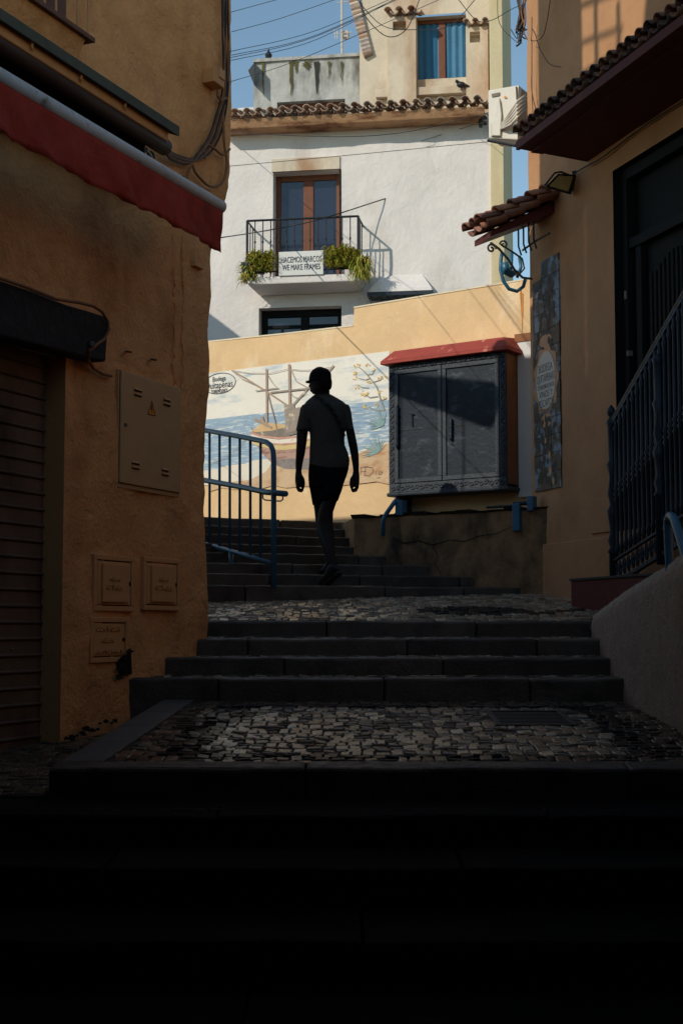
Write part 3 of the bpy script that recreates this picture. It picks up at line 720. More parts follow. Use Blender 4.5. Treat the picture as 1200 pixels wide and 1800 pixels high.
# small canopy
cn = thing('tiled_canopy', RW.pt(975,360), 'small terracotta tiled canopy on scrolled iron brackets at the corner of the peach house', 'canopy')
wa = .62
nearw = RW.uv(974, 345, 0); e1 = RW.uv(846, 408, wa)
uN = nearw[0]; zw = RW.uv(974,348,0)[1]; uF = RW.uv(822,404,wa)[0]-.02; uN2 = e1[0]
ze = e1[1]
print('canopy', uN, uN2, uF, zw, ze)
uNn = uN
mb = MB()
mb.hexa([RW.P(uNn-.34,zw-.12,0),RW.P(uNn,zw-.12,0),RW.P(uNn,ze-.05,wa-.05),RW.P(uNn-.34,ze-.05,wa-.05)],[RW.P(uNn-.34,zw-.02,0),RW.P(uNn,zw-.02,0),RW.P(uNn,ze,wa-.05),RW.P(uNn-.34,ze,wa-.05)])
mb.build('soffit', wood_r, cn)
tiles_red = [(.30,.12,.07),(.24,.09,.055),(.36,.16,.09),(.20,.085,.06),(.3,.14,.1)]
sd_ = (RW.P(0,zw,0)-RW.P(0,ze,wa)).normalized()
mb = MB(); barrel(mb, RW.P(uNn-.40, ze+.03, wa+.02), RW.u, (sd_+V((0,0,.0))).normalized(), 3, .15, .19, 5, tiles_red, r=.068); mb.build('tiles', tile_m, cn, smooth=True)
def spiral(c, r0, turns, sgn=1, start=0, F=RW):
    return [c + F_u*(r*math.cos(a_))+V((0,0,r*math.sin(a_))) for (r,a_,F_u) in [(r0*(1-k/26*.8), start+sgn*k/26*turns*2*math.pi, F) for k in range(27)]]
brU = V((.95,.3,0)).normalized()
def bracket(off, nm, mt):
    mb = MB(); d = V((0,off,0))
    e = at(858,440,11.0); mb.tube([p+d for p in spiral(at(863,437,11.0), .04, 1.3, 1, 0, brU)], .009, 6)
    mb.tube([p+d for p in spiral(at(885,430,11.1), .035, 1.2, -1, math.pi, brU)], .008, 6)
    pts = [at(862,427,11.0), at(876,437,11.1), at(892,455,11.2), at(905,476,11.35), at(918,488,11.5), at(934,490,11.8)]
    mb.tube([p+d for p in pts], .010, 6)
    mb.tube([p+d for p in (at(880,430,11.05), at(905,446,11.3), at(917,455,11.5), at(921,472,11.6), at(914,480,11.5))], .008, 6)
    mb.build(nm, mt, cn, smooth=True)
bracket(0, 'scroll_bracket', iron_l)
# iron bars added for the fan-shaped shadow on the wall beneath the canopy
mb = MB()
for k in range(4):
    u_, v_ = RW.uv(925+9*k, 425-4*k, .1)
    mb.tube([RW.P(u_, v_+.14, .16), RW.P(u_+.01, v_+.1, .18), RW.P(u_+.01, v_-.05, .18), RW.P(u_, v_-.12,.15)], .008, 6)
mb.tube([RW.pt(918,440,.16), RW.pt(940,424,.16), RW.pt(965,410,.16)], .009, 6)
mb.build('fan_shadow_bars', iron, cn)
# blue wheel bracket
bw = thing('ship_wheel_ornament', at(900,470,12.0), 'light blue ornamental iron wheel hanging under the tiled canopy', 'wheel')
Cw = at(903,475,12.0)
mb = MB(); mb.tube([at(882,444,12),at(880,455,12), at(879,474,12), at(884,494,12), at(894,508,12.02), at(908,512,12.05), at(919,504,12.1), at(923,490,12.1)], .016, 8); mb.build('rim', blue_m, bw, smooth=True)
mb = MB(); mb.tube([at(899,444,12.05), at(898,470,12.05), at(894,486,12.05)], .014, 8); mb.tube([at(912,450,12.1), at(915,470,12.1), at(908,488,12.1)], .014, 8); mb.build('spoke', blue_m, bw, smooth=True)
mb = MB(); mb.tube([at(886,462,12)+V((0,-.02,0)), at(888,476,12), at(898,482,12.02), at(908,478,12.04)], [.03,.04,.035,.02], 10); mb.build('hub', blue_m, bw, smooth=True)
# tile panel
tp = thing('tile_panel', RW.pt(965,865), 'tall glazed tile panel with tree pattern and oval bodega lettering on the peach wall', 'tile panel')
tb = M('glazed_tile', lin((104,122,142)), .4, .25, 6, lin((44,26,20)), 7.5, .42, .5, 1.3, .1, 20, spec=.2)
tu0, tu1 = RW.uv(935,650,.02)[0], RW.uv(982,650,.02)[0]
tz1 = RW.uv(958,455,.02)[1]; tz0 = RW.uv(965,860,.02)[1]
mb = MB()
nr = 13
for j in range(nr):
    for i in range(3):
        a0 = lerp(tu0,tu1,i/3); a1 = lerp(tu0,tu1,(i+1)/3); b0 = lerp(tz0,tz1,j/nr); b1 = lerp(tz0,tz1,(j+1)/nr)
        if j == nr-1 and i == 0: continue
        mb.box(RW, a0+.0015, a1-.0015, b0+.0015, b1-.0015, -.01, .014)
mb.build('tiles', tb, tp, bevel=.0015)
tcu, tcv = RW.uv(958, 668, .02)
rxo = (tu1-tu0)*.42; rzo = (RW.uv(958,615,.02)[1]-RW.uv(958,722,.02)[1])/2
gold = M('tile_gold', lin((160,92,38)), .3, .25, 12, bump=0); twh = M('tile_white', lin((166,164,158)), .25, .06, 8, bump=0); tink = M('tile_ink', lin((60,60,76)), .4, 0, bump=0)
mb = MB(); mb.face([RW.P(tcu+rxo*1.06*(1+.08*math.cos(9*t))*math.cos(t), tcv+rzo*1.13*(1+.07*math.cos(9*t))*math.sin(t), .0165) for t in [k*2*math.pi/90 for k in range(90)]])
for (dv, s_) in ((1.3,.55),(-1.33,.5)):
    mb.face([RW.P(tcu+rxo*s_*math.cos(t), tcv+rzo*dv+rzo*.22*math.sin(t), .016) for t in [k*2*math.pi/24 for k in range(24)]])
mb.build('cartouche', gold, tp)
mb = MB(); mb.face([RW.P(tcu+rxo*.84*math.cos(t), tcv+rzo*.96*math.sin(t), .0185) for t in [k*2*math.pi/48 for k in range(48)]]); mb.build('oval', twh, tp)
y = tcv+rzo*.62
for wd, hh, ww in (('BODEGA',.085,.62),('QUITAPENAS',.1,.8),('TORREMOLINOS',.05,.76),('VINOS Y',.075,.6),('PESCAITOS',.08,.68),('DE MALAGA',.065,.55)):
    cu = bpy.data.curves.new('t','FONT'); cu.body = wd; cu.offset = .008
    to = bpy.data.objects.new('t', cu); COL.objects.link(to); dg = bpy.context.evaluated_depsgraph_get(); me = bpy.data.meshes.new_from_object(to.evaluated_get(dg)); bpy.data.objects.remove(to)
    xs = [v.co.x for v in me.vertices]; ys = [v.co.y for v in me.vertices]
    for v in me.vertices: v.co = RW.P(tcu + ((v.co.x-min(xs))/(max(xs)-min(xs))-.5)*2*rxo*ww*.98, y-hh*1.0+(v.co.y-min(ys))/(max(ys)-min(ys))*hh*.78, .0195)
    me.materials.clear(); me.materials.append(tink); o = bpy.data.objects.new('lettering', me); COL.objects.link(o); o.parent = tp; o.location = -abs_base(tp)
    y -= hh*1.06*rzo/.28
# tree branches and cask painted on the tiles
tbr = M('tile_brown', lin((44,25,18)), .6, .3, 20, bump=0)
mb = MB()
def spt(x,y): return (x,y)
for pts, wd in (([(938,640),(944,600),(950,560),(960,530),(972,500)],[4,3.5,3,2.5,1.5]),([(950,560),(958,545),(974,535)],[3,2,1]),([(944,600),(955,590),(972,585)],[3,2,1.5]),([(955,735),(958,770),(953,800),(960,850)],[5,4,4,5])):
    for i in range(len(pts)-1):
        mb.strip(RW, [pts[i], pts[i+1]], [wd[i], wd[i+1]], .0155)
    mb.build('painted_branch', tbr, tp); mb = MB()
for k in range(90):
    x, y = random.uniform(941,975), random.choice([random.uniform(500,612), random.uniform(735,850)]); a_, b_ = RW.uv(x,y,.0157); r = random.uniform(.014,.036)
    mb.face([RW.P(a_+r*math.cos(t)*random.uniform(.6,1.2), b_+r*1.2*math.sin(t)*random.uniform(.6,1.2), .0157+k*.00001) for t in [q*2*math.pi/9 for q in range(9)]])
mb.build('painted_foliage', tbr, tp)
mb = MB()
for k,(x,y,r) in enumerate(((965,800,.028),(958,775,.02),(966,828,.034),(972,845,.025))):
    a_, b_ = RW.uv(x,y,.0166); mb.face([RW.P(a_+r*.8*math.cos(t), b_+r*1.2*math.sin(t), .0166+k*.0002) for t in [q*2*math.pi/16 for q in range(16)]])
    mb.build('painted_jar', gold, tp); mb = MB()

# AC unit
ac = thing('air_conditioner', at(890,245,12.5), 'white air conditioner outdoor unit bracketed at the peach house corner', 'air conditioner')
def hexpx(mb, pf, Yf, pb, Yb): mb.hexa([at(x,y,Y) for (x,y),Y in zip(pf,Yf)], [at(x,y,Y) for (x,y),Y in zip(pb,Yb)])
mb = MB(); fp = [at(857,158,12.3), at(858,243,12.3), at(909,246,12.05), at(911,149,12.05)]
bp_ = [p+V((.14,.28,.02)) for p in fp]; mb.hexa(fp, bp_); mb.build('casing', acw, ac, bevel=.012)
mb = MB(); q = [at(905,150,12.03), at(910,244,12.03), at(922,240,12.15), at(920,158,12.15)]; mb.hexa(q, [p+V((.06,.1,0)) for p in q]); mb.build('side_panel', acb, ac, bevel=.006)
def onface(x, y, o=.006):
    n_ = (fp[1]-fp[0]).cross(fp[2]-fp[1]).normalized(); 
    if n_.y > 0: n_ = -n_
    d = ray(x,y); return d*((fp[0]+n_*o).dot(n_)/d.dot(n_))
mb = MB(); mb.face([onface(*p) for p in ((863,165),(878,162),(877,168),(864,171))]); mb.build('handle_recess', iron_l, ac)
mb = MB(); mb.hexa([onface(*p,.0) for p in ((870,205),(877,170),(882,200),(880,242),(862,241),(861,215))],[onface(*p,.03) for p in ((871,208),(877,175),(880,202),(878,238),(865,238),(864,218))]); mb.build('valve_cover', acw, ac, bevel=.004)
mb = MB(); mb.face([onface(*p,.008) for p in ((884,172),(890,172),(887,167))]); mb.build('warning_label', warn_y, ac)
for k in range(5):
    mb = MB(); pts = [onface(878,219+k*2,.01), onface(886,212+k*3,.06), onface(897,195+k*6,.09), onface(908,178+k*7,.1), at(922,168+k*6,12.1)]
    mb.tube(pts, .009, 6); mb.build('pipe', cable_w, ac, smooth=True)
mb = MB(); mb.tube([at(857,247,12.3), at(905,256,12.1), at(930,250,12.2)], .014, 6); mb.build('bracket', iron, ac)

# balustrade on the right
bl = thing('iron_balustrade', RW.pt(1078,1060,.2), 'dark blue cast-iron stair balustrade rising in front of the black door', 'balustrade')
WBL = .2
A0 = RW.uv(1075, 742, WBL); A1 = RW.uv(1200, 520, WBL); B0 = RW.uv(1080, 1030, WBL); B1 = RW.uv(1180, 968, WBL)
def topv(u): return A0[1] + (u-A0[0])*(A1[1]-A0[1])/(A1[0]-A0[0])
def botv(u): return B0[1] + (u-B0[0])*(B1[1]-B0[1])/(B1[0]-B0[0])
uS = RW.uv(1076, 900, WBL)[0]; uE = uS+1.75
mb = MB(); mb.tube([RW.P(uS,topv(uS)+.02,WBL), RW.P(uE,topv(uE)+.02,WBL)], .012, 8); mb.build('handrail', iron_l, bl)
mb = MB()
for dv, th in ((.0,.03),(.17,.02)):
    mb.hexa([RW.P(uS,botv(uS)+dv,WBL-.015),RW.P(uE,botv(uE)+dv,WBL-.015),RW.P(uE,botv(uE)+dv+th,WBL-.015),RW.P(uS,botv(uS)+dv+th,WBL-.015)],
            [RW.P(uS,botv(uS)+dv,WBL+.015),RW.P(uE,botv(uE)+dv,WBL+.015),RW.P(uE,botv(uE)+dv+th,WBL+.015),RW.P(uS,botv(uS)+dv+th,WBL+.015)])
mb.hexa([RW.P(uS,topv(uS)-.03,WBL-.012),RW.P(uE,topv(uE)-.03,WBL-.012),RW.P(uE,topv(uE),WBL-.012),RW.P(uS,topv(uS),WBL-.012)],
        [RW.P(uS,topv(uS)-.03,WBL+.012),RW.P(uE,topv(uE)-.03,WBL+.012),RW.P(uE,topv(uE),WBL+.012),RW.P(uS,topv(uS),WBL+.012)])
mb.build('rail', dblue_m, bl, bevel=.003)
nb_ = 28
for k in range(1, nb_):
    u = lerp(uS, uE, k/nb_); t0, t1 = botv(u)+.18, topv(u)-.02; mid = lerp(t0,t1,.46)
    mb = MB(); P = RW.P(u, 0, WBL)
    mb.lathe(P, [(.014,t0),(.014,t0+.05),(.02,t0+.07),(.012,t0+.1),(.015,mid-.06),(.024,mid-.04),(.014,mid-.02),(.026,mid),(.014,mid+.02),(.024,mid+.04),(.015,mid+.06),(.012,t1-.1),(.02,t1-.07),(.012,t1-.05),(.016,t1)], 8)
    mb.build('baluster', dblue_m, bl, smooth=True)
fz = MB()
for k in range(28):
    u = lerp(uS, uE, (k+.5)/28); c = RW.P(u, botv(u)+.1, WBL); fz.tube([c+RW.u*(.018*math.cos(t))+V((0,0,.055*math.sin(t))) for t in [q*2*math.pi/12 for q in range(13)]], .007, 5)
    fz.tube([c-V((0,0,.05)), c+V((0,0,.05))], .004, 4)
fz.build('frieze', dblue_m, bl, smooth=True)
def post(u, vb, vtp, r=.03, fin=True):
    mb = MB(); P = RW.P(u, 0, WBL); H = vtp-vb
    pr = [(r,vb),(r,vb+.3*H),(r*1.4,vb+.31*H),(r*.8,vb+.33*H),(r*1.3,vb+.36*H),(r*.7,vb+.4*H),(r*1.1,vb+.47*H),(r*1.4,vb+.5*H),(r*.7,vb+.53*H),(r*1.2,vb+.58*H),(r*.7,vb+.66*H),(r*1.35,vb+.72*H),(r*.8,vb+.74*H),(r*1.0,vb+.9*H),(r*1.3,vb+.92*H),(r*.6,vb+.94*H)]
    if fin: pr += [(r*.9,vb+.955*H),(r*1.1,vb+.97*H),(r*.8,vb+.985*H),(r*.2,vb+H)]
    mb.lathe(P, pr, 12); mb.build('post', dblue_m, bl, smooth=True)
post(uS, L2(10.2)-.05, RW.uv(1074,712,WBL)[1])
u_ = RW.uv(1158,780,WBL)[0]; post(u_, botv(u_)-.05, topv(u_), .035, False)
# red plinth under balustrade + stair mass
mb = MB(); a = RW.uv(1036, 1022, .1); mb.box(RW, a[0], 4.2, -.4, a[1], .02, .26); mb.build('stair_base', redplinth, rh, bevel=.006)
mb = MB(); mb.box(RW, a[0]-.01, 4.2, a[1], a[1]+.02, .02, .27); mb.build('stair_cap', conc, rh, bevel=.004)
# stucco parapet
pw = MB(); xs_ = 1.665
prof2 = [(9.62,-.2),(9.6,.05),(9.45,.09),(9.1,.16),(8.4,.26),(7.5,.33),(6.6,.37),(4.5,.5)]
ys = [9.62 - k*.06 for k in range(86)]
def ptop(y):
    if y > 9.5: return .02+(9.62-y)*.4
    return .07 + (9.5-y)*.12 if y > 7 else .37+(7-y)*.05
vs = []
nzz = 22
for y in ys:
    for j in range(nzz+1):
        t = j/nzz; z = lerp(-1.2, ptop(y), t); n_ = fr(y*3, z*3, 1)*.012 + fr(y*12,z*12,4)*.006
        bulge = .04*(1-t)**2 + (.03 if t > .97 else 0)
        vs.append(V((xs_+.02*math.sin(y*2)-bulge*.3+n_ + (.03 if j == nzz else 0), y, z)))
    vs.append(V((xs_+.12, y, ptop(y)+.02))); vs.append(V((xs_+.3, y, ptop(y)+.015)))
m_ = nzz+3
pw.mesh(vs, [[i*m_+j, i*m_+j+1, (i+1)*m_+j+1, (i+1)*m_+j] for i in range(len(ys)-1) for j in range(m_-1)])
pw.face([vs[j] for j in range(m_)]+[V((xs_+.3,9.62,-1.2))])
pwo = pw.build('parapet', stucco, smooth=True); tagp(pwo, 'rough pale stucco parapet along the right edge of the steps', 'parapet')
mb = MB(); prism_xy(mb, [(xs_+.29,9.6),(3.2,9.0),(3.8,4.0),(xs_+.29,4.0)], -1.4, lambda x, y: .02 if y > 8 else .1)
struct(mb.build('terrace', conc))
# blue pipe handrail on parapet
br = thing('blue_pipe_rail', (1.74,7.45,.3), 'thick blue steel pipe handrail on the stucco parapet at the right edge', 'handrail')
X = 1.72
def atx(px, py, X): d = ray(px,py); return d*(X/d.x)
mb = MB(); mb.tube([atx(1189,1090,X), atx(1179,1050,X), atx(1176,1000,X), atx(1173,930,X), atx(1173,915,X), atx(1177,907,X), atx(1184,912,X), atx(1193,940,X), atx(1206,985,X), atx(1260,1160,X)], .024, 12); mb.build('top_rail', blue_m, br, smooth=True)
mb = MB(); mb.tube([atx(1178,1050,X), atx(1184,1062,X), atx(1200,1125,X), atx(1240,1270,X)], .022, 12); mb.build('lower_rail', blue_m, br, smooth=True)

# ================================================================ MURAL WALL
mw = thing('boundary_wall', MW.P(0,1.0), 'tall yellow plaster boundary wall carrying the painted boat mural', 'wall')
tp_px = [(300,607),(365,601),(500,587),(621,573),(622,541),(750,520),(928,491),(1010,478)]
tuv = [MW.uv(x, y) for x, y in tp_px]
def mtop(u):
    if u <= tuv[0][0]: return tuv[0][1]
    for a, b in zip(tuv, tuv[1:]):
        if a[0] <= u <= b[0]: return lerp(a[1], b[1], (u-a[0])/max(1e-6, b[0]-a[0]))
    return tuv[-1][1]
mb = MB(); us = sorted([lerp(-3.5, tuv[-1][0], i/110) for i in range(111)] + [tuv[3][0]-.001, tuv[4][0]+.001]); nv = 40; vs = []
for u in us:
    for j in range(nv+1):
        v = lerp(.2, mtop(u), j/nv); p = MW.P(u,v)
        vs.append(MW.P(u, v, .004*fr(p.x*2,p.y*2,p.z*2)))
    vs.append(MW.P(u, mtop(u)+.004, -.03)); vs.append(MW.P(u, mtop(u), -.22))
k_ = nv+3
mb.mesh(vs, [[i*k_+j, i*k_+j+1, (i+1)*k_+j+1, (i+1)*k_+j] for i in range(len(us)-1) for j in range(k_-1)])
mb.build('wall', mural_p, mw, smooth=False)
coping = M('coping_white', lin((225,210,180)), .8, .1, bump=0)
mb = MB()
for a, b in zip(tuv, tuv[1:]):
    if b[0]-a[0] > .01: mb.hexa([MW.P(a[0],a[1]-.004,-.23),MW.P(b[0],b[1]-.004,-.23),MW.P(b[0],b[1]-.004,.006),MW.P(a[0],a[1]-.004,.006)],[MW.P(a[0],a[1]+.01,-.23),MW.P(b[0],b[1]+.01,-.23),MW.P(b[0],b[1]+.01,.006),MW.P(a[0],a[1]+.01,.006)])
mb.build('coping', coping, mw)
rust = M('rust_streak', lin((206,138,72)), .9, .2, 20, bump=0)
mb = MB(); 
for px0,py0,h_,ww in ((916,515,70,5),(914,508,40,3)): mb.strip(MW, [(px0,py0),(px0+1,py0+h_*.5),(px0+1,py0+h_)], [ww,ww*.7,.5], .006)
mb.build('rust_streak', rust, mw)
# painting
mu = thing('boat_mural', MW.pt(520,850), 'painted seaside mural of a fishing boat, agave plants and bodega lettering on the yellow wall', 'mural')
W0 = .007
def layer(k): return W0 + k*.0012
p_sky = M('paint_cream_sky', lin((234,229,216)), .85, .06, 3, lin((180,194,200)), 2.2, .52, .68, .25, .2, 40)
p_sea = M('paint_sea', lin((120,158,186)), .85, .12, 6, lin((206,214,212)), 7, .52, .62, .16, .2, 40)
p_sand = M('paint_sand', lin((200,164,118)), .85, .12, 8, lin((176,130,88)), 4, .5, .7, .5, .2, 40)
p_foam = M('paint_foam', lin((226,216,196)), .85, .06, 5, bump=.1)
p_hull = M('paint_hull', lin((164,116,98)), .85, .14, 6, lin((116,76,66)), 7, .5, .7, .3, .2, 40)
p_hulld = M('paint_hull_dark', lin((96,84,84)), .85, .3, 10, lin((222,204,176)), 11, .56, .66, 1, 0)
p_yel = M('paint_yellow', lin((208,180,104)), .85, .08, 8, lin((222,204,176)), 11, .56, .66, 1, 0)
p_red = M('paint_red', lin((192,126,104)), .85, .1, 8, lin((222,204,176)), 11, .56, .66, 1, 0)
p_wht = M('paint_white', lin((232,222,206)), .85, .05, 8, lin((222,204,176)), 11, .56, .66, 1, 0)
p_tan = M('paint_tan', lin((206,164,98)), .85, .15, 10, lin((222,204,176)), 11, .56, .66, 1, 0)
p_deck = M('paint_deck', lin((92,76,62)), .85, .25, 10, lin((222,204,176)), 11, .56, .66, 1, 0)
p_mast = M('paint_mast', lin((150,118,94)), .85, .2, 12, lin((222,204,176)), 11, .56, .66, 1, 0)
p_mastd = M('paint_mast_grey', lin((128,112,98)), .85, .3, 14, lin((222,204,176)), 11, .56, .66, 1, 0)
p_rope = M('paint_rope', lin((146,124,110)), .85, .1, bump=0)
p_stem = M('paint_stem', lin((108,112,98)), .85, .1, bump=0)
p_flow = M('paint_flower', lin((222,184,86)), .85, .2, 30, bump=0)
p_agav = M('paint_agave', lin((96,146,150)), .85, .2, 20, bump=0)
def paint(nm, polys, k, mt, strips=()):
    mb = MB()
    for i, p in enumerate(polys): mb.poly(MW, p, layer(k)+i*.00006)
    for i, (p, w) in enumerate(strips):
        if i and nm.endswith('s'): mb.build(nm[:-1], mt, mu); mb = MB()
        mb.strip(MW, p, w, layer(k)+(len(polys)+i)*.00006)
    return mb.build(nm[:-1] if nm.endswith('s') and strips else nm, mt, mu)
def wavy(x0, y0, x1, y1, n, amp, seed=0):
    return [(lerp(x0,x1,i/n), lerp(y0,y1,i/n)+amp*math.sin(i*1.7+seed)+amp*.6*math.sin(i*3.1+seed)) for i in range(n+1)]
paint('painted_sky', [[(300,664)]+[(366,656),(500,639),(684,617)]+[(684,735),(300,760)]], 0, p_sky)
sea = [(300,745)]+wavy(366,737,684,703,12,.4)+[(684,790)]+wavy(684,800,430,822,10,2,1)+[(366,832),(300,838)]
paint('painted_sea', [sea], 1, p_sea)
paint('painted_foam', [[(300,836)]+wavy(366,826,470,806,8,1.5)+[(478,812),(470,828),(440,845),(400,851),(366,853),(300,855)], wavy(610,800,684,776,8,1.5)+[(684,790),(640,806),(612,812)]], 2, p_foam)
paint('painted_sand', [[(366,853)]+[(400,848),(440,843),(466,830),(476,818),(520,816),(600,806),(625,800),(650,788),(684,778)]+wavy(684,848,366,862,14,2.4,2)], 3, p_sand)
# boat
hull = [(441,748),(447,760),(470,768),(500,772),(530,768),(560,758),(590,745),(590,818),(560,826),(500,824),(476,812),(458,795),(446,770)]
paint('painted_hull', [hull], 4, p_hull)
paint('painted_hull_foot', [[(500,824),(486,818),(476,808),(510,806),(560,805),(590,800),(590,818),(560,826)]], 5, p_hulld)
paint('painted_yellow_band', [], 6, p_yel, [([(444,778),(460,782),(480,786),(500,787),(530,783),(560,774),(590,762)],[5,7,9,9,10,10,11])])
paint('painted_white_band', [], 7, p_wht, [([(441,766),(460,773),(490,777),(520,774),(550,766),(590,750)],[7,8,9,9,9,9])])
paint('painted_red_band', [], 8, p_red, [([(440,760),(460,767),(490,770),(520,768),(550,760),(590,742)],[4,4,4,4,4,4]),([(442,771),(462,778),(492,781),(520,779),(555,769),(590,755)],[2,2,3,3,3,3])])
paint('painted_deck_side', [[(443,757),(462,742),(500,746),(506,757),(480,766),(455,763)]], 9, p_tan)
paint('painted_deck', [[(446,760),(478,757),(505,750),(540,742),(552,748),(530,760),(500,768),(468,766)]], 10, p_deck)
paint('painted_wheelhouse', [[(499,712),(517,710),(518,758),(503,762)],[(517,718),(530,714),(534,752),(518,758)]], 11, p_mastd)
paint('painted_masts', [], 12, p_mast, [([(508,640),(509,712)],[5,5]),([(468,648),(469,744)],[4,4]),([(407,651),(430,664),(470,689),(504,712)],[2,3,3,3]),([(447,736),(478,752)],[5,5]),([(460,732),(463,744)],[6,6]),([(586,642),(578,652)],[3,3])])
paint('painted_spars', [], 13, p_mastd, [([(475,690),(510,686),(541,683)],[3,3,3]),([(449,687),(490,682)],[2,2]),([(543,680),(514,712)],[3,3]),([(470,690),(489,763)],[2,2])])
ropes = [([(407,651),(440,656),(475,656),(508,648)],1.1),([(510,649),(530,651),(555,650),(583,645)],1.1),([(511,650),(520,670),(540,681)],1.1),([(407,651),(425,666),(447,676)],1),([(468,656),(478,672),(486,681)],1),([(508,687),(515,697),(525,700),(538,690)],1),([(545,676),(552,690),(560,696)],.8),([(436,764),(420,785),(395,805),(366,815)],.9),([(374,811),(395,820),(425,842)],.6)]
paint('painted_ropes', [], 14, p_rope, ropes)
# agave flower and leaves
paint('painted_flower_stem', [], 5, p_stem, [([(676,722),(668,700),(662,680),(650,665),(640,653),(630,645)],[3,3,2.5,2,1.8,1.5]),([(676,721),(662,722),(648,716)],[1.8,1.8,1.5]),([(664,697),(650,699),(640,693)],[2,2,1.5]),([(655,672),(668,668),(672,662)],[1.8,1.6,1.5]),([(648,682),(636,681),(628,676)],[1.5,1.5,1.2]),([(644,659),(654,658),(658,650)],[1.5,1.3,1.2]),([(650,665),(642,668),(630,665)],[1.3,1.3,1]),([(666,704),(676,702),(680,700)],[1.5,1.5,1.2])])
fl_polys = []
random.seed(11)
mb = MB(); kk = 0
for (x,y,r) in ((626,643,7),(645,642,5),(656,650,5),(623,656,6),(624,665,5),(626,680,6),(640,691,8),(649,671,6),(668,664,6),(667,688,6),(643,714,7),(661,712,5),(676,697,5),(679,662,4)):
    c = MW.uv(x, y, layer(6))
    for j in range(9):
        a_ = random.uniform(0, 6.28); rr = random.uniform(.5,1.2)*r*.0054; x_, y_ = c[0]+rr*math.cos(a_)*.8, c[1]+rr*math.sin(a_)*.5; s_ = random.uniform(.12,.3)*r*.0054
        mb.face([MW.P(x_+s_*math.cos(t), y_+s_*math.sin(t), layer(6)+kk*.00001) for t in [q*6.283/7 for q in range(7)]]); kk += 1
mb.build('painted_flowers', p_flow, mu)
mb = MB(); kk = 0
for (x,y,R_) in ((664,795,34),(674,747,34)):
    for j in range(30):
        a_ = lerp(-.5, 3.64, j/29)+random.uniform(-.08,.08); L_ = R_*random.uniform(.6,1)
        x1, y1 = x+L_*math.cos(a_), y-L_*math.sin(a_)*.95
        if x1 > 681: continue
        mb.strip(MW, [(x,y),((x+x1)/2,(y+y1)/2),(x1,y1)], [2.0,1.5,.25], layer(6.5)+kk*.00001); kk += 1
mb.build('painted_agaves', p_agav, mu)
# foam/wave dashes
mb = MB(); kk = 0
for j in range(90):
    x = random.uniform(366,680); y = random.uniform(745,815) - (x-366)*.09; L_ = random.uniform(6,26)
    if 440 < x < 590 and y > 735: continue
    mb.strip(MW, [(x,y),(x+L_/2,y-1.2),(min(680,x+L_),y-.8)], [.3,random.uniform(.6,1.8),.3], layer(1.6)+kk*.000003); kk += 1
mb.build('painted_wave_crests', p_wht, mu)
p_seab = M('paint_deep_blue', lin((84,130,172)), .85, .1, 8, bump=0)
mb = MB(); kk = 0
for j in range(110):
    x = random.uniform(366,680); y = random.uniform(742,812) - (x-366)*.1; L_ = random.uniform(8,34)
    if 440 < x < 590 and y > 735: continue
    mb.strip(MW, [(x,y),(x+L_/2,y-1.4),(min(680,x+L_),y-1.5)], [.3,random.uniform(.8,2.4),.3], layer(1.3)+kk*.000002); kk += 1
mb.build('painted_wave_troughs', p_seab, mu)
# lettering oval
mb = MB(); c = MW.uv(386,674,layer(3)); rx_ = MW.uv(414,674,layer(3))[0]-c[0]; rz_ = c[1]-MW.uv(386,692,layer(3))[1]
ring = [MW.P(c[0]+rx_*math.cos(t), c[1]+rz_*math.sin(t), layer(3)) for t in [q*2*math.pi/60 for q in range(61)]]; mb.tube(ring, .0035, 4)
mb.build('lettering_oval', ink, mu)
text_on(MW, 'Bodega', (374,663), (397,671), layer(3), ink, 'lettering', mu)
text_on(MW, 'Quitapenas', (361,673.5), (409,683), layer(3), ink, 'lettering', mu)
text_on(MW, 'TORREMOLINOS', (371,686), (400,689), layer(3), ink, 'lettering', mu)
mb = MB(); 
for pts in ([(632,822),(646,820)],[(634,829),(643,828)],[(634,821),(633,834)],[(642,822),(640,836),(648,836),(656,829),(654,822),(640,820)],[(660,828),(660,834)],[(668,828),(664,833),(669,834),(670,828),(671,833)],[(662,840),(668,839)]): mb.strip(MW, pts, .6, layer(9))
mb.build('painter_signature', ink, mu)

# display cabinet ---------------------------------------------------------
dcb = thing('display_cabinet', MW.pt(790,875), 'large dark two-door display cabinet with carved frame and red sloped roof on the yellow wall', 'display cabinet')
WD = .27
cx0 = MW.uv(683,750,WD)[0]; cx1 = MW.uv(888,740,WD)[0]; cz0 = MW.uv(780,866,WD)[1]; cz1 = MW.uv(780,622,WD)[1]
tl = MW.uv(680,650,WD); tr = MW.uv(882,612,WD); bl_ = MW.uv(686,868,WD); brr = MW.uv(890,852,WD)
print('cab', cx0,cx1,cz0,cz1,tl,tr,bl_,brr)
cz0 = (bl_[1]+brr[1])/2; cz1 = (tl[1]+tr[1])/2
mb = MB(); mb.box(MW, cx0+.03, cx1+.0, cz0+.02, cz1, 0, WD-.035); mb.build('case', oside, dcb, bevel=.006)
mb = MB(); fw = .05
for a,b,c_2,d in ((cx0,cx1,cz1-.045,cz1),(cx0,cx1,cz0,cz0+.08),(cx0,cx0+.06,cz0+.08,cz1-.045),(cx1-.06,cx1,cz0+.08,cz1-.045)): mb.box(MW,a,b,c_2,d,WD-.035,WD)
mb.build('frame', carv, dcb, bevel=.004)
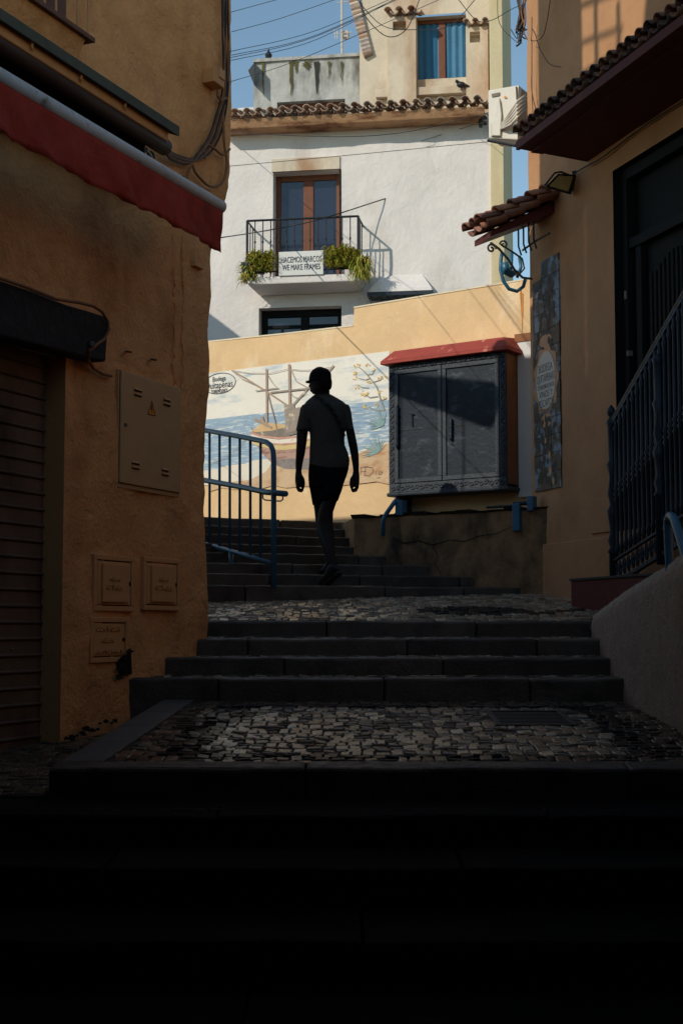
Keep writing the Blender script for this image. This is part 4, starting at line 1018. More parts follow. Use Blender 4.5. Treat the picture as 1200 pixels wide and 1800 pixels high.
# carving: raised running scroll
mb = MB()
def runscroll(a, b, hz):
    L_ = (b-a).length; n_ = int(L_/.05); t_ = (b-a).normalized(); s_ = MW.n.cross(t_)
    for k in range(n_):
        c = a.lerp(b, (k+.5)/n_); sg = 1 if k%2 else -1
        mb.tube([c+t_*(.027*math.cos(q*sg)*(1-q/9))+s_*(.024*math.sin(q*sg)*(1-q/9)) for q in [j*.75 for j in range(9)]], .0075, 5)
for a,b in (((cx0+.02,cz0+.04),(cx1-.02,cz0+.04)),((cx0+.02,cz1-.022),(cx1-.02,cz1-.022)),((cx0+.03,cz0+.09),(cx0+.03,cz1-.05)),((cx1-.03,cz0+.09),(cx1-.03,cz1-.05))):
    runscroll(MW.P(*a,WD+.002), MW.P(*b,WD+.002), 0)
mb.build('carving', carv, dcb, smooth=True)
mb = MB(); mb.box(MW, cx0-.02, cx1+.02, cz0-.035, cz0, .02, WD+.01); mb.build('base_moulding', carv, dcb, bevel=.008)
mid = lerp(cx0,cx1,.468)
for (a,b) in ((cx0+.064,mid-.004),(mid+.004,cx1-.064)):
    mb = MB(); z0_, z1_ = cz0+.085, cz1-.05
    mb.box(MW, a, b, z0_, z1_, WD-.03, WD-.012)
    d = mb.build('door', slate, dcb, bevel=.003)
    mb = MB()
    for q in ((a,b,z1_-.04,z1_),(a,b,z0_,z0_+.04),(a,a+.04,z0_+.04,z1_-.04),(b-.04,b,z0_+.04,z1_-.04)): mb.box(MW,*q,WD-.012,WD+.004)
    mb.build('door_frame', carv, dcb, bevel=.004)
    mb = MB(); zz = lerp(z0_,z1_,.46); mb.box(MW, a+.04, b-.04, zz, zz+.006, WD-.012, WD-.009); mb.build('door_crack', blackp, dcb)
for (px, y0_, y1_) in ((699,712,790),(793,735,775)):
    mb = MB(); u_ = MW.uv(px,750,WD)[0]; a_, b_ = MW.uv(px,y1_,WD)[1], MW.uv(px,y0_,WD)[1]; c = MW.P(u_,0,WD+.01)
    mb.lathe(c, [(.004,a_)]+[(.010+.010*abs(math.sin(k*1.3)), lerp(a_,b_,k/14)) for k in range(1,14)]+[(.004,b_)], 8); mb.build('ornate_handle', dblue_m, dcb, smooth=True)
mb = MB(); u_,v_ = MW.uv(724,732,WD); mb.tube([MW.P(u_-.02,v_+.02,WD+.006),MW.P(u_+.02,v_+.02,WD+.006)], .006,6); mb.tube([MW.P(u_,v_+.02,WD+.006),MW.P(u_,v_-.09,WD+.006)], .006,6); mb.build('bolt', dblue_m, dcb)
# roof
mb = MB(); e0, e1 = cx0-.05, cx1+.06
q0 = [MW.P(e0,cz1+.005,.0),MW.P(e1,cz1+.005,.0),MW.P(e1,cz1+.005,WD+.07),MW.P(e0,cz1+.005,WD+.07)]
q1 = [MW.P(e0+.07,cz1+.16,.0),MW.P(e1-.03,cz1+.16,.0),MW.P(e1-.0,cz1+.05,WD+.07),MW.P(e0,cz1+.05,WD+.07)]
q1 = [MW.P(e0+.09,cz1+.17,.0),MW.P(e1-.09,cz1+.17,.0),MW.P(e1-.09,cz1+.14,WD-.03),MW.P(e0+.09,cz1+.14,WD-.03)]
qm = [p+V((0,0,.03)) for p in q0]
mb.hexa(q0, qm); mb.hexa(qm, q1); mb.build('roof', redroof, dcb, bevel=.006)
# supports
mb = MB(); p = MW.uv(700,880,.15); mb.box(MW, p[0]-.03,p[0]+.05,p[1]-.15,cz0-.03,.0,.16); mb.build('support_foot', dblue_m, dcb)
# white plank beside
pl = thing('white_board', MW.pt(922,872), 'tall narrow white board on the wall between cabinet and tiled corner', 'board')
mb = MB(); mb.pbox(MW, (908,590),(946,872), .0, .05); mb.build('board', signw, pl, bevel=.004)
mb = MB(); q = rectuv(MW,(904,588),(950,596),.055); mb.box(MW, q[0],q[1],q[2],q[3],0,.06); mb.build('top_trim', oside, pl)
# retaining wall -----------------------------------------------------------
RT = Frame(1.5, 11.8, 1.528, -1.0)
rt = thing('retaining_wall', RT.P(-.5,.9), 'low cracked ochre retaining wall beside the upper steps, in shade', 'wall')
Lr = math.hypot(1.75*.8976, 1.75)
wg = wallgrid(RT, -1.66, .45, -.2, .965, .035, .018, [], None, None, 2.0, 3)
for p, q in zip(wg.edge0, wg.edge0[1:]): wg.face([p, q, q+V((-.12,.95,0)), p+V((-.12,.95,0))])
wg.build('wall', ret_p, rt, smooth=True)
mb = MB(); 
for k in range(14):
    a, b = lerp(-1.68,.45,k/14), lerp(-1.68,.45,(k+1)/14); dz = random.uniform(-.012,.012)
    mb.hexa([RT.P(a,.955,-.0),RT.P(b,.955,-.0),RT.P(b,.955,-.9),RT.P(a,.955,-.9)],[RT.P(a,.98+dz,.03),RT.P(b,.98+dz,.03),RT.P(b,.975,-.9),RT.P(a,.975,-.9)])
mb.build('coping', ret_d, rt)
mb = MB(); pts = [RT.pt(x,y,.012) for x,y in ((690,945),(710,955),(735,950),(760,958),(790,949),(815,952),(842,942),(870,938),(900,925))]
mb.tube(pts, [.003,.005,.004,.006,.004,.005,.004,.003,.002], 4)
mb.build('crack', dark_m, rt); mb = MB(); mb.tube([RT.pt(x,y,.012) for x,y in ((760,958),(768,975),(764,992),(775,1010))], .003, 4); mb.build('crack', dark_m, rt)
# stub rails
s1 = thing('rail_stub', RT.pt(674,940,.08), 'short bent blue handrail stub on the retaining wall under the cabinet', 'handrail')
mb = MB(); mb.tube([RT.pt(673,942,.06), RT.pt(673,916,.06), RT.pt(678,904,.06), RT.pt(692,884,.04), RT.pt(697,878,.0)], .02, 10); mb.build('tube', blue_m, s1, smooth=True)
mb = MB(); mb.pbox(RT,(694,880),(707,905),-.05,.03); mb.build('socket', blue_m, s1, bevel=.004)
s2 = thing('rail_bracket', RT.pt(912,932,.04), 'blue steel bracket end on the retaining wall below the white board', 'bracket')
mb = MB(); mb.pbox(RT,(899,885),(912,933),.0,.05); mb.build('plate', blue_m, s2, bevel=.006)
mb = MB(); mb.pbox(RT,(925,872),(936,897),-.05,.03); mb.build('socket', blue_m, s2, bevel=.004)
mb = MB(); mb.tube([RT.pt(901,886,.02), RT.pt(931,884,.0)], .018, 8); mb.build('cross_tube', dblue_m, s2)
mb = MB(); mb.tube([RT.pt(855,892,.04), RT.pt(900,889,.04)], .012, 6); mb.build('thin_bar', iron, s2)

# ================================================================ LEFT BLUE RAILING
rg = thing('blue_railing', (-.55,11.05,.2), 'blue tubular stair railing at the foot of the upper steps by the ochre corner', 'railing')
YP, YL = 11.1, 12.6
def rp(px, py):                        # plane from post to left end
    x0, y0 = (480-600)/FPX*YP, YP; x1, y1 = (345-600)/FPX*YL, YL
    F_ = Frame(x0, y0, x0-x1, y0-y1); return F_.pt(px, py, 0)
mb = MB(); mb.tube([rp(330,750), rp(364,757), rp(420,767), rp(455,774), rp(468,777), rp(476,783), rp(480,793), rp(481,810), rp(481,900), rp(481,1036)], .0215, 12); mb.build('frame_tube', blue_m, rg, smooth=True)
mb = MB(); mb.tube([rp(330,838), rp(364,845), rp(430,857), rp(467,865), rp(502,868)], .0235, 12); mb.build('handrail', blue_m, rg, smooth=True)
mb = MB(); mb.tube([rp(330,948), rp(364,957), rp(420,973), rp(480,991)], .0195, 12); mb.build('bottom_rail', blue_m, rg, smooth=True)
for px in (350, 368.5, 386, 404, 421.5, 440, 458):
    t = (px-364)/116; mb = MB(); mb.tube([rp(px, 757+t*18), rp(px, 957+t*34)], .0115, 8); mb.build('baluster', blue_m, rg, smooth=True)
mb = MB(); mb.tube([rp(406,968), rp(406,1010)], .02, 10); mb.build('support_leg', blue_m, rg, smooth=True)
mb = MB(); mb.tube([rp(462,868), rp(462,876), rp(466,879), rp(493,881), rp(497,878), rp(497,870)], .006, 6); mb.build('hook', blue_m, rg)

# ================================================================ WHITE HOUSE
wh = thing('white_house', WW.P(0,1), 'white plastered house with balcony and tiled eave behind the yellow wall', 'house')
def WR(p0,p1,w=0): return rectuv(WW,p0,p1,w)
d1 = WR((480,303),(596,475)); d1 = (d1[0],d1[1],WW.uv(540,490)[1],d1[3])
lw_ = WR((455,542),(600,640))
wx0 = WW.uv(300,400)[0]; wx1 = WW.uv(862,300)[0]; wzt = WW.uv(620,212)[1]
wg = wallgrid(WW, wx0, wx1, .5, wzt, .16, .035, [d1, lw_], None, None, .8, 2)
wg.build('wall', white_p, wh, smooth=True)
def reveal(mb, h, dpt, F=WW):
    a,b,c,d = h
    for p,q in (((a,c),(a,d)),((b,c),(b,d)),((a,d),(b,d)),((a,c),(b,c))): mb.face([F.P(*p,.002),F.P(*q,.002),F.P(*q,-dpt),F.P(*p,-dpt)])
mb = MB(); reveal(mb, d1, .32); reveal(mb, lw_, .32); mb.build('reveal', white_p, wh)
body = MB(); body.box(WW, wx0, wx1, .5, wzt, -5, -.6); body.build('wall', white_p, wh)
mb = MB(); mb.box(WW, wx1-.002, WW.uv(885,300)[0], .5, 12.8, -5, .07); mb.build('corner_pilaster', pilas, wh, bevel=.01)
mb = MB(); q = WR((478,281),(597,303)); mb.box(WW, q[0],q[1],d1[3]+.0,q[3],-.01,.03); mb.build('door_lintel', cream_p, wh)
# balcony door
bd = MB(); a,b,c,d = d1; dw = .25
for q in ((a,a+.09,c,d),(b-.09,b,c,d),(a+.09,b-.09,d-.1,d),(lerp(a,b,.5)-.09,lerp(a,b,.5)+.09,c,d-.1),(a+.09,b-.09,c,c+.12)): bd.box(WW,*q,-dw-.06,-dw)
fdoor = bd.build('balcony_door', wood_b, wh, bevel=.01)
mb = MB(); mb.box(WW,a+.05,b-.05,c,d-.05,-dw-.05,-dw-.03); go = mb.build('glass', glass, wh)
# lower window
a,b,c,d = lw_; bd = MB()
for q in ((a,a+.1,c,d),(b-.1,b,c,d),(a+.1,b-.1,d-.12,d),(lerp(a,b,.53)-.07,lerp(a,b,.53)+.07,c,d-.12)): bd.box(WW,*q,-.3,-.22)
for k in (.25,.75): bd.box(WW, lerp(a,b,k)-.02, lerp(a,b,k)+.02, c, d-.3,-.3,-.24)
bd.box(WW, a+.1,b-.1,d-.32,d-.26,-.3,-.24); bd.build('lower_window_frame', black_w, wh, bevel=.01)
mb = MB(); mb.box(WW,a+.05,b-.05,c,d-.05,-.29,-.27); mb.build('lower_window_pane', glass, wh)
# window hood right
mb = MB(); t0 = WW.uv(672,484,.0); t1 = WW.uv(742,484,.0); b0_ = WW.uv(646,514,.35); b1_ = WW.uv(760,512,.35)
mb.hexa([WW.P(t0[0],b0_[1],0),WW.P(t1[0],b0_[1],0),WW.P(t1[0],t0[1],0),WW.P(t0[0],t0[1],0)],
        [WW.P(b0_[0],b0_[1],.35),WW.P(b1_[0],b0_[1],.35),WW.P(b1_[0]-.02,b0_[1]+.06,.33),WW.P(b0_[0]+.02,b0_[1]+.06,.33)])
mb.build('window_hood', white_p, wh, bevel=.01)
mb = MB(); mb.box(WW,b0_[0]-.01,b1_[0]+.01,b0_[1]-.07,b0_[1],.02,.37); mb.build('hood_rim', dblue_m, wh, bevel=.005)
mb = MB()
for k in range(8): u_ = lerp(b0_[0]+.05,b1_[0]-.05,k/7); mb.tube([WW.P(u_,b0_[1]-.07,.3),WW.P(u_,b0_[1]-1.2,.3)], .012, 5)
mb.build('window_grille', dblue_m, wh)
# balcony
bal = thing('balcony', WW.pt(530,500,.3), 'narrow white balcony slab with black iron railing on the white house', 'balcony')
PB = .62
s0 = WW.uv(433,490,PB); s1_ = WW.uv(637,487,PB); zs = (WW.uv(530,487,PB)[1])
mb = MB(); mb.hexa([WW.P(s0[0]+.1,zs-.15,0),WW.P(s1_[0]-.1,zs-.15,0),WW.P(s1_[0]-.02,zs-.10,PB),WW.P(s0[0]+.02,zs-.10,PB)],[WW.P(s0[0],zs+.03,0),WW.P(s1_[0],zs+.03,0),WW.P(s1_[0],zs+.03,PB),WW.P(s0[0],zs+.03,PB)])
mb.build('slab', white_p, bal, bevel=.02)
rt0 = WW.uv(434,389,PB)[0]; rt1 = WW.uv(629,389,PB)[0]; zr = WW.uv(530,384,PB-.02)[1]
mb = MB(); mb.tube([WW.P(rt0,zr,0),WW.P(rt0,zr,PB-.03),WW.P(rt1,zr,PB-.03),WW.P(rt1,zr,0)], .02, 6); mb.build('top_rail', iron, bal)
mb = MB(); mb.tube([WW.P(rt0,zs+.12,0),WW.P(rt0,zs+.12,PB-.03),WW.P(rt1,zs+.12,PB-.03),WW.P(rt1,zs+.12,0)], .012, 6); mb.build('bottom_rail', iron, bal)
for k in range(15):
    u_ = lerp(rt0,rt1,k/14); r = .022 if k in (0,14) else .0095; zb = zs+.03; P = WW.P(u_,0,PB-.03); m_2 = lerp(zb,zr,.62)
    mb = MB(); mb.lathe(P, [(r,zb),(r,m_2-.03),(r*2 if r<.02 else r,m_2),(r,m_2+.03),(r,zr)], 6); mb.build('baluster', iron, bal)
for uu in (rt0,rt1):
    for ww in (.15,.35): mb = MB(); mb.tube([WW.P(uu,zs+.03,ww),WW.P(uu,zr,ww)], .0095, 6); mb.build('baluster', iron, bal)
sg = thing('frames_sign', WW.pt(529,487,PB), 'white bilingual sign board hung on the balcony railing between the plants', 'sign')
mb = MB(); mb.pbox(WW,(490,443),(568,482),PB+.0,PB+.03); mb.build('board', signw, sg, bevel=.004)
text_on(WW,'HACEMOS MARCOS',(494,452),(565,459.5),PB+.034,ink,'lettering',sg,extr=.002)
text_on(WW,'WE MAKE FRAMES',(496,465.5),(562.5,473),PB+.034,ink,'lettering',sg,extr=.002)
random.seed(21)
def grassy(name, cx, cy, n, rx, label, w=PB, spread=1.0, drop=.35):
    t = thing(name, WW.pt(cx,cy,w), label, 'plant', 'spiky plants on the balcony')
    c = WW.pt(cx, cy, w)
    mb = MB(); mb.lathe(c+V((0,.08,-.16)), [(.06,0),(.085,.14),(.09,.15)], 10); mb.build('pot', dblue_m, t)
    mb = MB()
    for k in range(int(n*1.5)):
        b0 = c + V((random.uniform(-rx,rx), random.uniform(-.12,.12), random.uniform(-.16,.14)))
        a_ = random.uniform(0, 6.28); L_ = random.uniform(.09,.22)*spread; dr = V((math.cos(a_), math.sin(a_)*.8-.25, 0))
        up = random.uniform(.4,1.3); f = random.random()
        mb.col = (lerp(.20,.52,f), lerp(.26,.44,f), lerp(.03,.05,f)) if random.random() < .8 else (.4,.27,.06)
        pts = [b0 + dr*(L_*s_) + V((0,0,L_*(up*s_*1.5 - (up+ drop)*s_*s_*1.15))) for s_ in (0,.3,.6,.85,1)]
        sd = dr.cross(V((0,0,1))).normalized(); wd = random.uniform(.009,.02)
        for i in range(4):
            w0, w1 = wd*(1-i/4.2), wd*(1-(i+1)/4.2); mb.face([pts[i]-sd*w0, pts[i]+sd*w0, pts[i+1]+sd*w1, pts[i+1]-sd*w1])
    mb.build('leaves', leaf_m, t)
grassy('spiky_plant', 459, 463, 520, .20, 'yellow-green spiky plant left of the sign on the balcony', drop=.3)
grassy('spiky_plant', 600, 455, 760, .24, 'larger yellow-green spiky plant just right of the sign on the balcony', drop=.25)
grassy('spiky_plant', 636, 470, 360, .10, 'trailing spiky plant spilling over the right end of the balcony', w=PB-.05, drop=.9)
grassy('spiky_plant', 437, 480, 140, .12, 'straggly spiky plant at the left end of the balcony', w=PB-.05, drop=.6)
pt_ = MB(); pt_.lathe(WW.pt(438,472,PB), [(.1,-.1),(.14,.06),(.14,.09)], 8); tagp(pt_.build('planter', dblue_m), 'small dark planter at the left end of the balcony', 'planter')
# eave
wv = thing('white_house_eave', WW.pt(620,210,.2), 'terracotta tiled eave with stained cornice along the top of the white house', 'eave')
tl_cols = [(.46,.29,.20),(.40,.26,.19),(.52,.38,.28),(.33,.23,.18),(.56,.44,.34),(.42,.35,.30)]
ex0 = WW.uv(388,210,.3)[0]; ex1 = WW.uv(851,205,.3)[0]; zev = WW.uv(620,205,.3)[1]
corn = M('stained_cornice', lin((190,146,108)), .9, .25, 2.5, lin((124,78,52)), 2.4, .48, .66, .3, .4, 20, dist=.03)
mb = MB(); mb.hexa([WW.P(ex0,zev-.13,.0),WW.P(ex1,zev-.13,.0),WW.P(ex1,zev-.13,.38),WW.P(ex0,zev-.13,.38)],[WW.P(ex0,zev-.0,.0),WW.P(ex1,zev,.0),WW.P(ex1,zev,.46),WW.P(ex0,zev,.46)]); mb.build('cornice', corn, wv)
n_t = 22; pit = (ex1-ex0)/n_t
sl_ = (-WW.n*1.0 + V((0,0,.28))).normalized()
mb = MB(); barrel(mb, WW.P(ex0, zev+.06, .54), WW.u, sl_, n_t, pit, .42, 3, tl_cols, r=pit*.31); mb.build('tiles', tile_m, wv, smooth=True)
cable([WW.pt(x,y,.05) for x,y in ((395,233),(450,230),(520,227),(600,222),(700,217),(780,212),(846,206))], .014, cable_m, 'eave_cable', 'black cable clipped under the cornice of the white house')
# left low tiled roof
mb = MB(); barrel(mb, WW.P(WW.uv(400,190,-.6)[0]-.15, zev+.22, -.5), WW.u, (sl_+V((0,0,.2))), 2, .28, .9, 2, [(.45,.27,.18),(.5,.33,.24)], r=.13)
tagp(mb.build('rear_roof_tiles', tile_m, smooth=True), 'patch of pale pantiles at the left behind the white house eave', 'roof')
# stained grey block
gb = thing('stained_block', WW.pt(540,190,-1.2), 'grey weather-stained rooftop block with black runs of mould', 'building')
GO = -1.3
g0 = WW.uv(446,110,GO); g1 = WW.uv(634,104,GO); zt = g0[1]
mb = MB()
wn2 = rectuv(WW,(487,180),(606,200),GO); wn2 = (wn2[0],wn2[1],wn2[2]-.4,wn2[3])
Fg = Frame(WW.P(0,0,GO).x, WW.P(0,0,GO).y, WW.u.x, WW.u.y)
wg = wallgrid(Fg, g0[0], g1[0], zt-3.5, zt, .1, .02, [wn2], None, None, 1, 9)
wg.build('wall', grey_p, gb, smooth=True)
mb = MB(); reveal(mb, wn2, .25, Fg); mb.box(Fg, g0[0], g1[0], zt-.01, zt+.05, -2, .05); mb.face([Fg.P(g0[0],zt-3.5,0),Fg.P(g0[0],zt,0),Fg.P(g0[0],zt,-2),Fg.P(g0[0],zt-3.5,-2)]); mb.build('coping', grey_p, gb)
mb = MB(); mb.box(Fg, wn2[0],wn2[1],wn2[2],wn2[3],-.22,-.2); mb.build('window_pane', glass, gb)
mb = MB(); mb.box(Fg, wn2[0],wn2[1],wn2[3]-.1,wn2[3],-.2,-.14); mb.box(Fg, (wn2[0]+wn2[1])/2-.04,(wn2[0]+wn2[1])/2+.04,wn2[2],wn2[3]-.1,-.2,-.14); mb.build('window_frame', wood_b, gb)
for (x,w_,y1_,mt) in ((512,9,168,green_st),(556,10,165,blackp),(520,12,128,green_st),(463,5,170,green_st),(540,20,122,green_st),(578,5,140,green_st),(600,4,150,green_st)):
    mb = MB(); pts = [(x,108)]; ws = [w_]
    for k in range(1,8): pts.append((x+random.uniform(-1.2,1.2), lerp(108,y1_,k/7))); ws.append(w_*(1-k/8)*random.uniform(.6,1.3))
    mb.strip(WW, pts, [q*2.0 for q in ws], GO+.03); mb.build('mould_run', mt if mt is green_st else dmould, gb)
mb = MB(); mb.hexa([WW.pt(436,124,GO+.3),WW.pt(447,110,GO+.3),WW.pt(447,150,GO+.3)],[WW.pt(436,124,GO-.3),WW.pt(447,110,GO-.3),WW.pt(447,150,GO-.3)]); mb.build('gutter_end', iron, gb)
# vent on it
mb = MB(); mb.lathe(WW.pt(472,108,GO-.4), [(.07,-.05),(.09,.04),(.05,.07),(.07,.12),(.02,.2),(.004,.25)], 10); tagp(mb.build('roof_finial', iron), 'small dark finial on the left of the stained rooftop block', 'finial')
# antenna
an = thing('tv_antenna', WW.pt(601,103,GO-.5), 'thin television antenna mast rising above the stained rooftop block', 'antenna')
mb = MB(); mb.tube([WW.pt(601,104,GO-.5), WW.pt(600,-60,GO-.5)], .022, 6); mb.build('mast', alu, an)
mb = MB(); mb.tube([WW.pt(588,60,GO-.5), WW.pt(618,57,GO-.5)], .012, 5)
for x in (588,592,610): mb.tube([WW.pt(x,52,GO-.5), WW.pt(x+1,68,GO-.5)], .01, 5)
mb.tube([WW.pt(592,5,GO-.5), WW.pt(612,3,GO-.5)], .012, 5); mb.build('crossbars', alu, an)
mb = MB(); c = WW.pt(607,64,GO-.6); mb.tube([c+V((0,0,.0)), c+V((0,-.08,.02))], [.08,.07], 10); mb.build('small_dish', alu, an)
mb = MB(); mb.box(Fg, WW.uv(400,160,GO)[0], WW.uv(446,160,GO)[0], WW.uv(420,164,GO)[1], WW.uv(420,158,GO)[1], -1,-.9); tagp(mb.build('white_beam', signw), 'white horizontal roof beam seen between the left corner and the stained block', 'beam')
# cream upper house
uh = thing('cream_upper_house', WW.pt(750,180,-.7), 'cream upper storey with blue-blinded window and small pillars above the white house', 'building')
UO = -.9; Fu = Frame(WW.P(0,0,UO).x, WW.P(0,0,UO).y, WW.u.x, WW.u.y)
h0 = WW.uv(632,100,UO); h1 = WW.uv(880,100,UO)
wz = rectuv(WW,(729,31),(824,135),UO); wz2 = rectuv(WW,(673,31),(679,137),UO)
wg = wallgrid(Fu, h0[0], h1[0], h0[1]-3, h0[1]+2.6, .12, .015, [wz, wz2], None, None, 1, 4)
wg.build('wall', cream_p, uh, smooth=True)
mb = MB(); reveal(mb, wz, .25, Fu); mb.face([Fu.P(h0[0],h0[1]-3,0),Fu.P(h0[0],h0[1]+2.6,0),Fu.P(h0[0],h0[1]+2.6,-4),Fu.P(h0[0],h0[1]-3,-4)]); mb.build('reveal', cream_p, uh)
wf = MB(); a,b,c,d = wz; m_3 = lerp(a,b,.49)
for q in ((a,a+.03,c,d),(b-.03,b,c,d),(a+.03,b-.03,d-.07,d),(a+.03,b-.03,c,c+.05),(m_3-.06,m_3+.06,c+.05,d-.07)): wf.box(Fu,*q,-.22,-.14)
wf.build('window_frame', wood_b, uh, bevel=.006)
mb = MB(); nn2 = 40; vs=[]
for i in range(nn2+1):
    u_ = lerp(a+.03,b-.03,i/nn2); w_ = -.17+.012*math.sin(i*1.1)+.008*math.sin(i*2.7)
    vs += [Fu.P(u_,c+.05,w_-.02), Fu.P(u_,d-.07,w_)]
mb.mesh(vs, [[2*i,2*i+2,2*i+3,2*i+1] for i in range(nn2)]); mb.build('blue_blind', bcurt, uh, smooth=True)
mb = MB(); mb.box(Fu,wz2[0],wz2[1],wz2[2],wz2[3],-.1,-.05); mb.build('side_window', wood_r, uh)
mb = MB(); q = rectuv(WW,(660,158),(822,163),UO+.1); mb.box(Fu,q[0],q[1],q[2],q[3],0,.12); mb.build('sill_ledge', cream_p, uh, bevel=.01)
mb = MB(); q = rectuv(WW,(734,-30),(738,-10),UO); 
def pillar(x0,x1,yt,yb,hx0,hx1,hy0,hy1,label,cols):
    t = thing('vent_pillar', WW.pt((x0+x1)/2,yb,-.3), label, 'pillar', 'vent pillars in front of the cream house')
    PO = -.72; Fp = Frame(WW.P(0,0,PO).x, WW.P(0,0,PO).y, WW.u.x, WW.u.y)
    r = rectuv(WW,(x0,yt),(x1,yb),PO); hh = rectuv(WW,(hx0,hy0),(hx1,hy1),PO)
    wg = wallgrid(Fp, r[0], r[1], r[2]-.5, r[3], .05, .006, [hh], None, None, 1, x0)
    for ed in (wg.edge, wg.edge0):
        for p, q in zip(ed, ed[1:]): wg.face([p,q,q-Fp.n*.45,p-Fp.n*.45])
    wg.build('shaft', cream_p, t)
    mb = MB(); reveal(mb, hh, .3, Fp); mb.build('opening', cream_p, t)
    mb = MB(); mb.box(Fp, hh[0],hh[1],hh[2],hh[3],-.32,-.3); mb.build('opening_back', dark_m if hx0 < 700 else corn, t)
    mb = MB(); n3 = 3; pitc = (r[1]-r[0]+.12)/n3; barrel(mb, Fp.P(r[0]-.08, r[3]+.02, .12), Fp.u, (-Fp.n+V((0,0,.35))).normalized(), n3, pitc, .5, 1, tl_cols, r=pitc*.32); mb.build('tile_cap', tile_m, t, smooth=True)
pillar(680,731,30,190,690,713,38,52,'left cream vent pillar with a black opening under its tile cap',0)
pillar(818,858,48,185,825,843,56,74,'right cream vent pillar with a shallow brown opening under its tile cap',0)
mb = MB(); q0 = rectuv(WW,(818,-40),(860,60),UO+.1); mb.box(Fu,q0[0],q0[1],q0[2],q0[3],0,.1); mb.build('buttress', cream_p, uh, bevel=.01)
# gable tile edge
mb = MB(); A = WW.pt(640,96,UO+.05); B = WW.pt(612,-10,UO+.05)
for k in range(16):
    p = A.lerp(B, k/15); mb.col = random.choice(tl_cols); mb.tube([p-WW.u*.02, p+WW.u*.14+V((0,0,.05))], [.07,.05], 8)
mb.build('verge_tiles', tile_m, uh)
# pigeon
pg = MB(); c = WW.pt(810,149,UO+.2); pg.ball(c, .08,.06,.055); pg.ball(c+V((-.08,-.02,.055)), .028,.028,.032); pg.tube([c+V((-.04,0,.03)),c+V((-.08,-.02,.06))],[.035,.025],8); pg.tube([c+V((.05,0,0)),c+V((.14,0,-.03))],[.035,.015],8)
tagp(pg.build('pigeon', iron, smooth=True), 'dark pigeon resting on the ledge below the blue-blinded window', 'bird')

nb = thing('stepped_shadow_house', (-5.2,21,1), 'unseen low house with a capped chimney, added to shadow the white house', 'house')  # out of view, added to throw the stepped shadow onto the white wall
mb = MB(); prism_xy(mb, [(-7,19.5),(-4.35,19.5),(-4.35,22.3),(-7,22.3)], -1, 6.15); mb.build('wall', white_p, nb)
mb = MB()
for x in (-4.82,-4.62,-4.43): prism_xy(mb, [(x,21.9),(x+.08,21.9),(x+.08,22.0),(x,22.0)], 6.1, 6.9)
mb.build('chimney', white_p, nb)
mb = MB(); mb.hexa([V((-4.95,21.7,6.88)),V((-4.22,21.7,6.88)),V((-4.22,22.2,6.88)),V((-4.95,22.2,6.88))],[V((-5.0,21.7,7.5)),V((-4.8,21.7,7.35)),V((-4.8,22.2,7.35)),V((-5.0,22.2,7.5))]); mb.build('chimney_cap', white_p, nb)
# ================================================================ OVERHEAD WIRES
LC = lambda y: LW.pt(407, y, .03)
def wire(pts, r, label, grp='wires strung across the alley'):
    cable(pts, r, cable_m, 'overhead_wire', label, grp, n=5)
YR = 16
def wpt(x, y, Y): return at(x, y, Y)
ords = ['topmost','second','third','fourth','fifth','sixth','lowest']
for kw, (a, b, c) in enumerate((((408,21),(455,8),(520,-10)), ((408,56),(500,30),(600,-5)), ((408,90),(560,52),(700,-8)), ((408,97),(560,60),(712,-10)), ((408,101),(560,62),(712,-8)), ((408,106),(560,68),(690,0)), ((408,143),(545,97),(770,0)))):
    wire([LC(a[1]), wpt(*b, 14), wpt(*c, 20)], .005, ords[kw]+' of seven wires fanning from the left house corner across the sky')
wire([wpt(630,-10,17), wpt(643,30,17), wpt(680,64,17), wpt(715,50,17), wpt(740,-10,17)], .007, 'black wire drooping in a loop just left of the blue-blinded window')
wire([wpt(620,-10,16), wpt(672,45,16), wpt(740,52,15), wpt(790,45,14), wpt(838,-5,13)], .006, 'black wire sagging across the left half of the blue-blinded window')
wire([wpt(800,-8,15), wpt(835,34,14.5), wpt(862,36,14), wpt(895,18,13), wpt(912,10,12.4)], .006, 'black wire drooping over the right vent pillar to the wire tangle')
wire([wpt(874,-10,13), wpt(877,40,13), wpt(905,72,12.5), wpt(917,76,12.2)], .005, 'thin wire dropping through the sky gap to the wire tangle')
wire([WW.pt(395,232,.3), wpt(560,240,18), wpt(700,234,16), wpt(850,200,14), wpt(930,170,12.5)], .005, 'thin wire passing just below the white house eave')
wire([LW.pt(404,292,.03), wpt(600,274,15), wpt(880,247,12.6)], .0045, 'thin wire crossing the white wall above the balcony door')
wire([LW.pt(386,418,.03), wpt(470,405,22.3), wpt(560,386,23.2), WW.pt(677,349,.02)], .0085, 'thick black cable crossing before the balcony railing and ending on white wall')
wire([WW.pt(846,212,.3), wpt(870,205,18), RW.pt(1000,150,.03)], .006, 'short wire from the eave end to the peach wall')
wire([WW.pt(740,248,.1), wpt(850,215,22.5), RW.pt(990,205,.03)], .0045, 'thin wire from the white wall past the air conditioner')
# insulators
ins = thing('wire_insulators', WW.pt(846,215,.3), 'small iron wire bracket with insulators at the right end of the eave', 'bracket')
for dy in (0,10): 
    mb = MB(); mb.tube([WW.pt(843,205+dy,.1), WW.pt(852,207+dy,.4)], .035, 8); mb.build('insulator', iron, ins)
mb = MB(); mb.tube([WW.pt(844,198,.2), WW.pt(844,224,.2)], .03, 6); mb.build('post', iron, ins)
